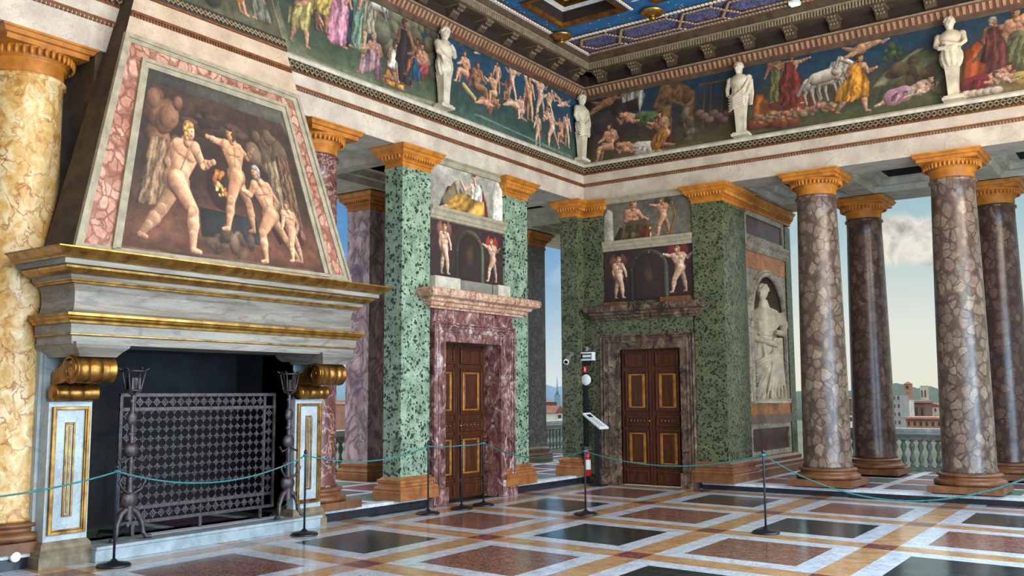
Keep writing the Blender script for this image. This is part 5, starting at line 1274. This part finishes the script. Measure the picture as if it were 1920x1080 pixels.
# ---------------------------------------------------------------- corner fittings
o = thing('sign_post', 'black upright in the corner carrying a red sign and a white round sign', 'post', (.06, -.1, .0))
mb = MB(); mb.box(.02, .1, -.13, -.09, .0, 2.22); mb.box(-.02+.02, .16, -.17, -.06, 0, .03); mb.build('upright', m_black, o)
mb = MB(); mb.lathe(.085, 1.87, [(.005, -.15), (.095, -.15), (.1, -.145), (.1, -.132)], 32, ax='y'); mb.build('round_sign', m_white, o)
mb = MB(); mb.box(.025, .105, -.142, -.131, 2.0, 2.12, 0)
mb.box(.056, .078, -.145, -.142, 2.025, 2.08, 1); mb.box(.061, .073, -.145, -.142, 2.08, 2.095, 1); mb.box(.05, .062, -.145, -.142, 2.09, 2.1, 1); mb.build('red_sign', [m_red, m_white], o)
o = thing('emergency_light', 'white emergency light box on top of the black corner post', 'light', (.1, -.12, 2.22))
mb = MB(); mb.box(-.03, .25, -.17, -.06, 2.22, 2.25); mb.box(-.03, .25, -.08, -.06, 2.25, 2.35); mb.box(-.03, .25, -.17, -.06, 2.35, 2.375); mb.box(-.03, .0, -.17, -.06, 2.25, 2.35); mb.box(.22, .25, -.17, -.06, 2.25, 2.35); mb.build('housing', m_white, o, bevel=.006)
mb = MB(); mb.box(0, .22, -.12, -.08, 2.25, 2.35, 0); mb.build('tube_recess', m_greyplastic, o)
mb = MB(); mb.prism([(.02, -.15), (.17, -.15), (.2, -.13), (.02, -.13)], 'z', 2.285, 2.32); mb.build('lamp_tube', m_white, o)
o = thing('alarm_bell', 'small round grey alarm above the white emergency light', 'alarm', (.06, -.09, 2.39))
mb = MB(); mb.lathe(.06, 2.435, [(.05, -.03), (.05, -.09), (.04, -.11), (.015, -.115)], 20, ax='y'); mb.build('body', m_greyplastic, o); mb = MB(); mb.lathe(.06, 2.435, [(.018, -.117), (.018, -.125)], 14, ax='y'); mb.build('centre', m_black, o)
o = thing('security_camera', 'grey tube security camera on the dark green corner pilaster', 'camera', (-.22, -.4, 2.2))
d = Vector((.35, -1, -.45)).normalized(); p0 = Vector((-.16, -.34, 2.28))
mb = MB(); mb.tube([p0, p0+d*.22], .05, 16); mb.build('body', m_greyplastic, o); mb = MB(); mb.tube([p0+d*.215, p0+d*.235], [.052, .05], 16); mb.tube([p0+d*.236, p0+d*.24], .034, 16, 1); mb.build('lens', [m_white, m_black], o)
mb = MB(); mb.tube([p0+d*.06, (-.12, -.29, 2.34)], .015, 8); mb.tube([(-.12, -.305, 2.34), (-.12, -.285, 2.34)], .045, 14); mb.build('bracket', m_greyplastic, o)
o = thing('information_stand', 'black information stand with slanted white text panel beside the right door', 'stand', (.47, -.43, 0))
mb = MB(); mb.box(.43, .50, -.46, -.40, 0.03, 1.10); mb.box(.36, .6, -.56, -.3, 0, .03); mb.build('leg', m_black, o)
A, B, Cc, D = (.17, -.42, 1.27), (.28, -.35, 1.28), (.72, -.45, 1.03), (.58, -.53, 1.02)
mb = MB(); mb.add([A, B, Cc, D]+[(p[0]-.01, p[1]+.01, p[2]-.03) for p in (A, B, Cc, D)], [(3, 2, 1, 0), (4, 5, 6, 7), (0, 1, 5, 4), (1, 2, 6, 5), (2, 3, 7, 6), (3, 0, 4, 7)]); mb.build('panel', m_white, o)
VA, VB, VC, VD = (Vector(q) for q in (A, B, Cc, D))
def pq(u, v): return (VA.lerp(VB, u)).lerp(VD.lerp(VC, u), v)+Vector((.0, -.001, .004))
mb = MB(); mb.add([pq(*q) for q in ((.2, .12), (.75, .12), (.75, .32), (.2, .32))], [(3, 2, 1, 0)], 0)
for k in range(14):
    v = .38+.04*k; mb.add([pq(*q) for q in ((.15, v), (.85-.1*(k % 3), v), (.85-.1*(k % 3), v+.014), (.15, v+.014))], [(3, 2, 1, 0)], 1)
mb.build('printed_text', [m_black, m_greyplastic], o)
o = thing('fire_extinguisher', 'red fire extinguisher hanging in the corner behind a barrier post', 'fire extinguisher', (.12, -.2, .14))
ex, ey = .12, -.2
mb = MB(); mb.lathe(ex, ey, [(.06, .14), (.066, .15), (.066, .48), (.06, .53), (.04, .565), (.022, .58)], 28); mb.build('cylinder', m_red, o)
mb = MB()
for k in range(12):
    a0, a1 = radians(-95+k*9), radians(-95+(k+1)*9); r = .0672
    mb.add([(ex+r*cos(a0), ey+r*sin(a0), .26), (ex+r*cos(a1), ey+r*sin(a1), .26), (ex+r*cos(a1), ey+r*sin(a1), .43), (ex+r*cos(a0), ey+r*sin(a0), .43)], [(0, 1, 2, 3)])
mb.build('label_sticker', m_white, o)
mb = MB(); mb.lathe(ex, ey, [(.02, .575), (.026, .585), (.026, .61), (.015, .62)], 16); mb.box(ex-.01, ex+.09, ey-.012, ey+.012, .61, .63); mb.box(ex-.01, ex+.08, ey-.012, ey+.012, .645, .66); mb.build('valve', m_greyplastic, o)
mb = MB(); mb.tube([(ex-.02, ey, .6)]+[(ex-.075+.075*cos(t), ey-.01, .60+.1*sin(t)) for t in np.linspace(.6, pi, 8)]+[(ex-.13, ey-.02, .4), (ex-.12, ey-.02, .2)], .013, 8); mb.build('hose', m_black, o)
mb = MB(); mb.tube([(ex+.07*cos(t), ey+.07*sin(t), .47) for t in np.linspace(0, 2*pi, 24)[:-1]], .008, 5, 0, True); mb.box(ex-.04, ex+.0, ey+.06, -.12, .45, .49); mb.build('bracket', m_black, o)
mb = MB(); mb.lathe(-10.43, .13, [(.048, .0), (.05, .03), (.042, .045)], 28, ax='x'); tag(recenter(mb.build('floor_sensor', m_white)), 'white round disc fixed low on the wall at the bottom left corner', 'sensor')
# ---------------------------------------------------------------- statues
def xf(mb, face, loc, s=1.0):
    out = MB(); out.f, out.m, out.s = mb.f, mb.m, mb.s
    for x, y, z in mb.v:
        if face == 'L': p = (-y, x, z)
        elif isinstance(face, float): p = (x*cos(face)-y*sin(face), x*sin(face)+y*cos(face), z)
        else: p = (x, y, z)
        out.v.append((loc[0]+p[0]*s, loc[1]+p[1]*s, loc[2]+p[2]*s))
    return out
def head(mb, c, r, turn=0.0):
    cx, cy, cz = c; ct, st_ = cos(turn), sin(turn)
    T = lambda x, y, z: (cx+x*ct-y*st_, cy+x*st_+y*ct, cz+z)
    mb.ball(T(0, 0, 0), r*.78, r*.9, r*1.12, n=18); mb.ball(T(0, -r*.35, -r*.55), r*.5, r*.5, r*.5, n=12)
    mb.tube([T(0, -r*.86, r*.15), T(0, -r*1.06, -r*.18), T(0, -r*.9, -r*.22)], [r*.1, r*.16, r*.12], 8)
    for s in (-1, 1):
        mb.ball(T(s*r*.3, -r*.78, r*.08), r*.14, r*.1, r*.08, n=8); mb.tube([T(s*r*.1, -r*.86, r*.25), T(s*r*.5, -r*.72, r*.25)], r*.09, 6); mb.ball(T(s*r*.76, r*.05, 0), r*.1, r*.18, r*.26, n=8)
    mb.ball(T(0, -r*.82, -r*.52), r*.26, r*.12, r*.08, n=8)
    for k in range(26):
        a = 2.4*k; z = r*(.25+.85*(k/25)); q = math.sqrt(max(0, 1-(z/(1.25*r))**2))
        x, y = r*.85*q*cos(a), r*.95*q*sin(a)
        if y < -r*.72 and z < r*.55: continue
        mb.ball(T(x, y*.98+.04*r, z), r*.26, r*.26, r*.24, n=8)
def herm(face, loc, label, pose, dy=0):
    o = thing('herm_statue', label, 'statue', loc, 'herm statues of the frieze'); mb = MB()
    mb.box(-.15, .15, -.12, .06, 0, .04); mb.box(-.13, .13, -.1, .05, .04, .065); xf(mb, face, loc).build('plinth', m_statue, o)
    mb = MB(); mb.ring(-.07, .07, -.075, .03, [(0, .065), (.012, .35), (.03, .56)]); mb.ring(-.1, .1, -.095, .05, [(0, .53), (.01, .55), (0, .57)]); xf(mb, face, loc).build('pillar', m_statue, o)
    mb = MB(); fold = (lambda a, z: 1+.07*sin(11*a+6*z)*(1 if z < .82 else 0))
    mb.loft([(.50, 0, -.03, .11, .08), (.56, 0, -.03, .145, .1), (.64, 0, -.03, .165, .11), (.72, 0, -.03, .16, .105), (.78, 0, -.03, .135, .09), (.86, 0, -.03, .14, .09), (.95, 0, -.035, .165, .105), (1.0, 0, -.03, .17, .095), (1.05, 0, -.03, .12, .07), (1.08, 0, -.03, .055, .05), (1.13, 0, -.035, .05, .05)], n=44, fold=fold)
    for s in (-1, 1): mb.ball((s*.165, -.03, .99), .06, .06, .06)
    if pose == 'crossed':
        for s in (-1, 1): mb.tube([(s*.17, -.03, 1.0), (s*.2, -.07, .86), (s*.15, -.12, .8), (-s*.04, -.15, .82+.04*s), (-s*.1, -.14, .84+.04*s)], [.048, .042, .036, .03, .026], 10)
    elif pose == 'draped':
        mb.tube([(.17, -.03, 1.0), (.2, -.06, .85), (.16, -.1, .72), (.12, -.12, .66)], [.048, .04, .034, .028], 10); mb.tube([(-.17, -.03, 1.0), (-.22, -.03, .84), (-.2, -.07, .72)], [.048, .04, .03], 10)
        for k in range(7): mb.tube([(.2-.01*k, -.06, 1.0-.05*k), (.1, -.14, .78-.045*k), (-.08, -.14, .66-.03*k), (-.19, -.08, .74-.05*k)], [.016, .02, .02, .014], 6)
        for k in range(5): mb.tube([(.2+.015*k-.03, -.05, .95), (.22+.01*k-.02, -.06, .7), (.18+.01*k, -.06, .5)], [.02, .024, .012], 6)
    else:
        mb.tube([(.17, -.03, 1.0), (.19, -.08, .86), (.08, -.15, .92), (.0, -.16, .98)], [.048, .04, .034, .028], 10); mb.tube([(-.17, -.03, 1.0), (-.2, -.07, .84), (-.1, -.14, .74), (.0, -.15, .72)], [.048, .04, .034, .028], 10)
        for k in range(6): mb.tube([(-.2+.02*k, -.06, .98-.03*k), (-.16+.03*k, -.12, .76), (-.06+.02*k, -.12, .54)], [.018, .024, .012], 6)
    head(mb, (0, -.045, 1.18), .088, .3 if pose == 'crossed' else -.25)
    xf(mb, face, loc).build('figure', m_statue, o, remesh=.009)
herm('L', (.1, -4.30, 5.935), 'white herm statue on the left frieze between robed people and nude figures', 'holding')
herm('L', (.1, -.235, 5.935), 'white herm statue at the corner end of the left frieze', 'draped')
herm('R', (3.2, -.1, 5.935), 'white draped herm statue nearest the corner on the right frieze', 'draped')
herm('R', (6.52, -.1, 5.935), 'white herm statue with crossed arms at the right edge of the frieze', 'crossed')
loc = (2.66, 2.0, 1.425); o = thing('niche_statue', 'white draped female statue standing in the arched niche', 'statue', loc); NF = radians(38)
mb = MB(); mb.ring(-.42, .42, -.22, .24, [(0, 0), (0, .05), (.02, .06), (.0, .08)]); xf(mb, NF, loc).build('plinth', m_statue2, o)
mb = MB(); fold = (lambda a, z: 1+(.14*sin(9*a+3.2*z)+.08*sin(16*a-5*z))*min(1, max(0, (1.35-z)/.4)))
mb.loft([(.08, .02, 0, .36, .2), (.2, .02, 0, .31, .19), (.5, .0, 0, .28, .19), (.85, -.03, 0, .31, .22), (1.08, -.05, 0, .33, .22), (1.24, -.03, 0, .27, .18), (1.38, 0, 0, .25, .17), (1.52, .02, -.01, .28, .19), (1.64, .03, 0, .31, .17), (1.72, .03, 0, .26, .14), (1.78, .03, 0, .12, .1), (1.92, .02, -.02, .08, .085)], n=96, fold=fold)
mb.tube([(-.27, 0, 1.66), (-.33, -.05, 1.4), (-.22, -.19, 1.2), (.08, -.25, 1.1), (.2, -.24, 1.05)], [.085, .078, .068, .052, .045], 12)
mb.tube([(.33, 0, 1.66), (.39, -.05, 1.4), (.31, -.19, 1.28), (.16, -.25, 1.3)], [.085, .078, .062, .048], 12)
for k in range(11): mb.tube([(.32-.012*k, -.13, 1.16-.03*k), (.08-.03*k, -.25, .9-.065*k), (-.2, -.2, .76-.062*k), (-.3, -.06, .74-.058*k)], [.012, .026, .024, .012], 7)
for k in range(6): mb.tube([(.3-.03*k, -.19, 1.2), (.28-.035*k, -.23, .7), (.33-.07*k, -.21, .1)], [.014, .024, .022], 7)
for k in range(6): mb.tube([(.31, -.08, 1.66-.04*k), (.1, -.19, 1.5-.05*k), (-.12, -.19, 1.52-.05*k), (-.28, -.08, 1.64-.045*k)], [.012, .02, .02, .012], 7)
head(mb, (.0, -.05, 2.06), .135, -.55)
xf(mb, NF, loc).build('figure', m_statue2, o, remesh=.010)
# ---------------------------------------------------------------- the town and hills beyond the right colonnade
m_ground = stone('olive_ground', (96, 98, 74), (70, 74, 56), .02, .9)
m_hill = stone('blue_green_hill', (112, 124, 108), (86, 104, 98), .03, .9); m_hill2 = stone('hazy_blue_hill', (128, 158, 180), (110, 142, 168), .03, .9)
mw = [stone('town_wall_%s' % n, a, tuple(int(v*.85) for v in a), .3, .8) for n, a in (('cream', (206, 194, 176)), ('brown', (126, 92, 76)), ('pink', (178, 128, 104)), ('pale', (222, 218, 208)), ('grey', (168, 170, 166)))]
m_roof = stone('town_roof_tile', (142, 84, 62), (106, 60, 48), .4, .8); m_winhole = plain('dark_window_opening', (44, 42, 48), .4)
mb = MB(); mb.box(-700, 500, 9, 900, -16.5, -16); struct(mb.build('ground_town', m_ground), 'low olive ground beyond the balustrades', 'ground')
def hill(label, pts, dist, m, wall):
    mb = MB(); n = len(pts); V = []
    for row, (dd, zz) in enumerate(((0, None), (.0, 1.0), (60, .35), (120, None))):
        for px, py in pts:
            p = at_y(px, py, dist) if wall == 'R' else at_x(px, py, -dist)
            z = -16 if zz is None else (-16+(p[2]+16)*zz)
            V.append((p[0], p[1]+dd, z) if wall == 'R' else (p[0]-dd, p[1], z))
    mb.add(V, [(r*n+k, r*n+k+1, (r+1)*n+k+1, (r+1)*n+k) for r in range(3) for k in range(n-1)], 0, True)
    struct(mb.build('hill', m), label, 'hill')
hill('wooded blue green hill behind the town towers', [(1480, 735), (1560, 728), (1590, 733), (1620, 728), (1660, 722), (1680, 718), (1700, 722), (1720, 728), (1745, 724), (1765, 731), (1800, 736), (1860, 732), (1920, 738), (2000, 740)], 620, m_hill, 'R')
hill('hazy blue hill seen through the left colonnade', [(560, 735), (600, 722), (640, 700), (660, 712), (700, 722), (980, 722), (1010, 716), (1040, 726), (1070, 722), (1120, 730)], 560, m_hill2, 'L')
def house(name, label, cat, px0, px1, pt, pb, dist, m, wall='R', roof=None, win=(0, 0), depth=9, rh=.25, group='houses of the town'):
    f = (lambda a, b: at_y(a, b, dist)) if wall == 'R' else (lambda a, b: at_x(a, b, -dist))
    a, b, c = f(px0, pt), f(px1, pt), f(px0, pb)
    i = 0 if wall == 'R' else 1
    s0, s1, z1, z0 = a[i], b[i], (a[2]+b[2])/2, c[2]-3
    o = thing(name, label, cat, ((s0+s1)/2, dist, z0) if wall == 'R' else (-dist, (s0+s1)/2, z0), group)
    def bx(mb, u0, u1, d0, d1, za, zb, mi=0):
        if wall == 'R': mb.box(u0, u1, dist+d0, dist+d1, za, zb, mi)
        else: mb.box(-dist-d1, -dist-d0, u0, u1, za, zb, mi)
    mb = MB(); bx(mb, s0, s1, 0, depth, z0, z1); mb.build('wall', m, o)
    w = s1-s0
    if roof:
        mb = MB(); e = .06*w
        if roof == 'hip':
            P = [(s0-e, -e, z1), (s1+e, -e, z1), (s1+e, depth+e, z1), (s0-e, depth+e, z1), ((s0+s1)/2-.01, depth/2, z1+w*rh), ((s0+s1)/2+.01, depth/2, z1+w*rh)]
            P = [(p[0], dist+p[1], p[2]) if wall == 'R' else (-dist-p[1], p[0], p[2]) for p in P]
            mb.add(P, [(0, 1, 5, 4), (1, 2, 5), (2, 3, 4, 5), (3, 0, 4), (3, 2, 1, 0)])
        elif roof == 'gable':
            P = [(s0-e, -e, z1), (s1+e, -e, z1), ((s0+s1)/2, -e, z1+w*rh), (s0-e, depth, z1), (s1+e, depth, z1), ((s0+s1)/2, depth, z1+w*rh)]
            P = [(p[0], dist+p[1], p[2]) if wall == 'R' else (-dist-p[1], p[0], p[2]) for p in P]
            mb.add(P, [(0, 1, 2), (3, 5, 4), (0, 2, 5, 3), (1, 4, 5, 2), (0, 3, 4, 1)])
        elif roof == 'flat': bx(mb, s0-e, s1+e, -e, depth+e, z1, z1+.06*w)
        mb.build('roof', m_roof if roof != 'flat' else m, o)
    nx, nz = win
    H = z1-c[2]
    for i_ in range(nx):
        for j in range(nz):
            u = s0+w*(i_+.5)/nx; z = c[2]+H*(j+.55)/nz; mb = MB(); bx(mb, u-w*.16/nx, u+w*.16/nx, -.12, .05, z-H*.2/nz, z+H*.2/nz); mb.build('window', m_winhole, o)
    return o
house('bell_tower', 'tall brick bell tower with pointed tiled roof, left of the two towers', 'tower', 1694, 1707, 720, 760, 330, mw[2], roof='hip', win=(1, 3), rh=.38, depth=3, group='towers of the town')
house('bell_tower', 'pale square tower with flat top, right of the two towers', 'tower', 1725, 1737, 724, 755, 340, mw[0], roof='flat', win=(2, 1), depth=3, group='towers of the town')
house('town_house', 'tall pale grey house directly right of the back column', 'house', 1672, 1688, 739, 800, 240, mw[4], roof='flat', win=(2, 4))
house('town_house', 'narrow pale house beside the tall grey one', 'house', 1689, 1699, 751, 800, 252, mw[3], roof='flat', win=(1, 4))
house('town_house', 'brown house with arched windows below the towers', 'house', 1700, 1734, 756, 790, 266, mw[1], roof='flat', win=(3, 1))
house('town_house', 'cream house with pediment and tiled roof against the right front column', 'house', 1733, 1766, 762, 790, 280, mw[0], roof='gable', win=(4, 2), rh=.2)
house('town_house', 'white houses row under the pale tower', 'house', 1706, 1742, 752, 765, 310, mw[3], roof='hip', win=(4, 1), rh=.08)
house('town_house', 'low pink brick arcade just above the balustrade', 'house', 1698, 1766, 786, 804, 220, mw[2], roof='flat', win=(6, 1))
house('town_house', 'brown house between the first front column and its back column', 'house', 1582, 1604, 748, 790, 250, mw[1], roof='hip', win=(2, 2), rh=.15)
house('town_house', 'small white gabled house left of the back column', 'house', 1584, 1604, 778, 795, 220, mw[3], roof='gable', win=(1, 1), rh=.3)
house('town_house', 'pale house seen past the column at the right edge', 'house', 1905, 1950, 760, 800, 260, mw[3], roof='hip', win=(3, 2), rh=.12)
house('town_house', 'white gabled house beside the corner pilaster', 'house', 1040, 1058, 774, 790, 200, mw[3], 'L', 'gable', (1, 1), rh=.4)
house('town_house', 'brown house in the gap beside the corner pilaster', 'house', 1028, 1044, 754, 785, 240, mw[1], 'L', 'hip', (2, 2), rh=.15)
house('town_house', 'pink house next to the dark back pillar', 'house', 1018, 1030, 766, 790, 220, mw[2], 'L', 'flat', (1, 2))
house('town_house', 'pale houses between fireplace and purple pillar, upper ones', 'house', 636, 650, 752, 775, 240, mw[3], 'L', 'hip', (2, 1), rh=.2)
house('town_house', 'pinkish house between fireplace and purple pillar, lower one', 'house', 646, 662, 758, 790, 220, mw[2], 'L', 'hip', (2, 2), rh=.2)
p = at_x(1045, 745, -330); q = at_x(1045, 702, -330)
o = thing('church_spire', 'hazy blue church spire seen beside the corner pilaster', 'spire', (p[0], p[1], p[2]-6), 'towers of the town')
mb = MB(); mb.box(p[0]-1.6, p[0]+1.6, p[1]-1.2, p[1]+1.2, p[2]-6, p[2]+2); mb.build('tower_base', m_hill2, o)
mb = MB(); mb.lathe(p[0], p[1], [(1.1, p[2]+2), (.7, p[2]+4.5), (.05, q[2])], 10); mb.build('spire', m_hill2, o)
# ---------------------------------------------------------------- sky, lights, camera
W = bpy.data.worlds.new('sky'); SC.world = W; W.use_nodes = True; nt = W.node_tree; bg = nt.nodes['Background']
class WG(G):
    def __init__(s): s.t = nt; s.bumpamt = 0; tc = nt.nodes.new('ShaderNodeTexCoord'); s.co = tc.outputs['Generated']
w = WG(); sp = w.node('ShaderNodeSeparateXYZ'); w.L(w.co, sp.inputs[0])
el = sp.outputs['Z']
c1 = w.ramp(el, [(0, (232, 232, 212)), (.06, (228, 232, 220)), (.11, (204, 218, 214)), (.16, (172, 202, 208)), (.26, (136, 176, 198)), (.4, (196, 206, 212)), (1, (206, 210, 214))])
c2 = w.ramp(el, [(0, (222, 230, 232)), (.05, (186, 210, 224)), (.10, (140, 182, 214)), (.16, (96, 152, 206)), (.26, (84, 138, 196)), (.4, (190, 202, 212)), (1, (206, 210, 214))])
side = w.ramp(w.math('MULTIPLY', sp.outputs['X'], -1.0), [(.38, (0,)*3), (.58, (255,)*3)])
k = w.mix(side, c1, c2)
cst = w.stretch((1, 1, 2.6)); n = w.noise(6.5, 8, .3, co=cst)
cl = w.ramp(n, [(.54, (0,)*3), (.66, (255,)*3)]); band = w.ramp(el, [(.03, (0,)*3), (.1, (190,)*3), (.3, (210,)*3)])
k = w.mix(w.math('MULTIPLY', cl, w.math('MULTIPLY', band, .6)), k, (232, 232, 226))
dv = ray(1692, 452); dv = dv/np.linalg.norm(dv)
sub = w.node('ShaderNodeVectorMath', operation='SUBTRACT'); w.L(w.co, sub.inputs[0]); sub.inputs[1].default_value = tuple(dv)
sc_ = w.node('ShaderNodeVectorMath', operation='MULTIPLY'); w.L(sub.outputs[0], sc_.inputs[0]); sc_.inputs[1].default_value = (1, 1, 1.9)
ln = w.node('ShaderNodeVectorMath', operation='LENGTH'); w.L(sc_.outputs[0], ln.inputs[0])
n2 = w.noise(34, 6, .2); cum = w.ramp(w.math('ADD', ln.outputs['Value'], w.math('MULTIPLY', w.math('SUBTRACT', n2, .5), .07)), [(.036, (255,)*3), (.052, (0,)*3)])
k = w.mix(cum, k, w.ramp(n2, [(.3, (168, 166, 160)), (.5, (238, 234, 222)), (.7, (214, 208, 196))]))
nt.links.new(k, bg.inputs['Color'])
hi = w.node('ShaderNodeMapRange'); w.L(el, hi.inputs[0]); hi.inputs[1].default_value = .32; hi.inputs[2].default_value = .6; hi.inputs[3].default_value = 1.0; hi.inputs[4].default_value = 4.5
w.L(hi.outputs[0], bg.inputs['Strength'])   # the sky is brighter overhead
def area(name, loc, rot, sx, sy, power, col):
    l = bpy.data.lights.new(name, 'AREA'); l.shape = 'RECTANGLE'; l.size = sx; l.size_y = sy; l.energy = power; l.color = col
    o = bpy.data.objects.new(name, l); COL.objects.link(o); o.location = loc; o.rotation_euler = rot
    return o
COOL, WARM = (.50, .76, 1.0), (1.0, .86, .68)
for k, (a, b) in enumerate(WIN):
    area('window_daylight', (XE-.02, (a+b)/2, 1.9), (0, radians(78), 0), 3.2, 1.7, 380, COOL)
    area('upper_warm_fill', (XE-.02, (a+b)/2, 5.6), (0, radians(90), 0), 2.2, 1.7, 300, WARM)  # added warm fill in front of solid wall, no window opens there
for x in (2.6, 6.0):
    area('back_wall_fill', (x, YB+.02, 4.6), (radians(-90), 0, 0), 1.7, 3.0, 30, WARM)  # added weak fill at the back wall, which has no windows
cd = bpy.data.cameras.new('camera'); cam = bpy.data.objects.new('camera', cd); COL.objects.link(cam)
cd.sensor_width = 36; cd.lens = FOCAL*36/1920; cd.clip_end = 3000; cd.clip_start = .05
from mathutils import Matrix
Rm = Matrix(((AX[0][0], AX[1][0], -AX[2][0]), (AX[0][1], AX[1][1], -AX[2][1]), (AX[0][2], AX[1][2], -AX[2][2])))
cam.matrix_world = Matrix.Translation(Vector(CAM)) @ Rm.to_4x4()
SC.camera = cam
SC.view_settings.view_transform = 'Standard'; SC.view_settings.look = 'None'; SC.view_settings.exposure = 0; SC.view_settings.gamma = 1; SC.view_settings.use_curve_mapping = False
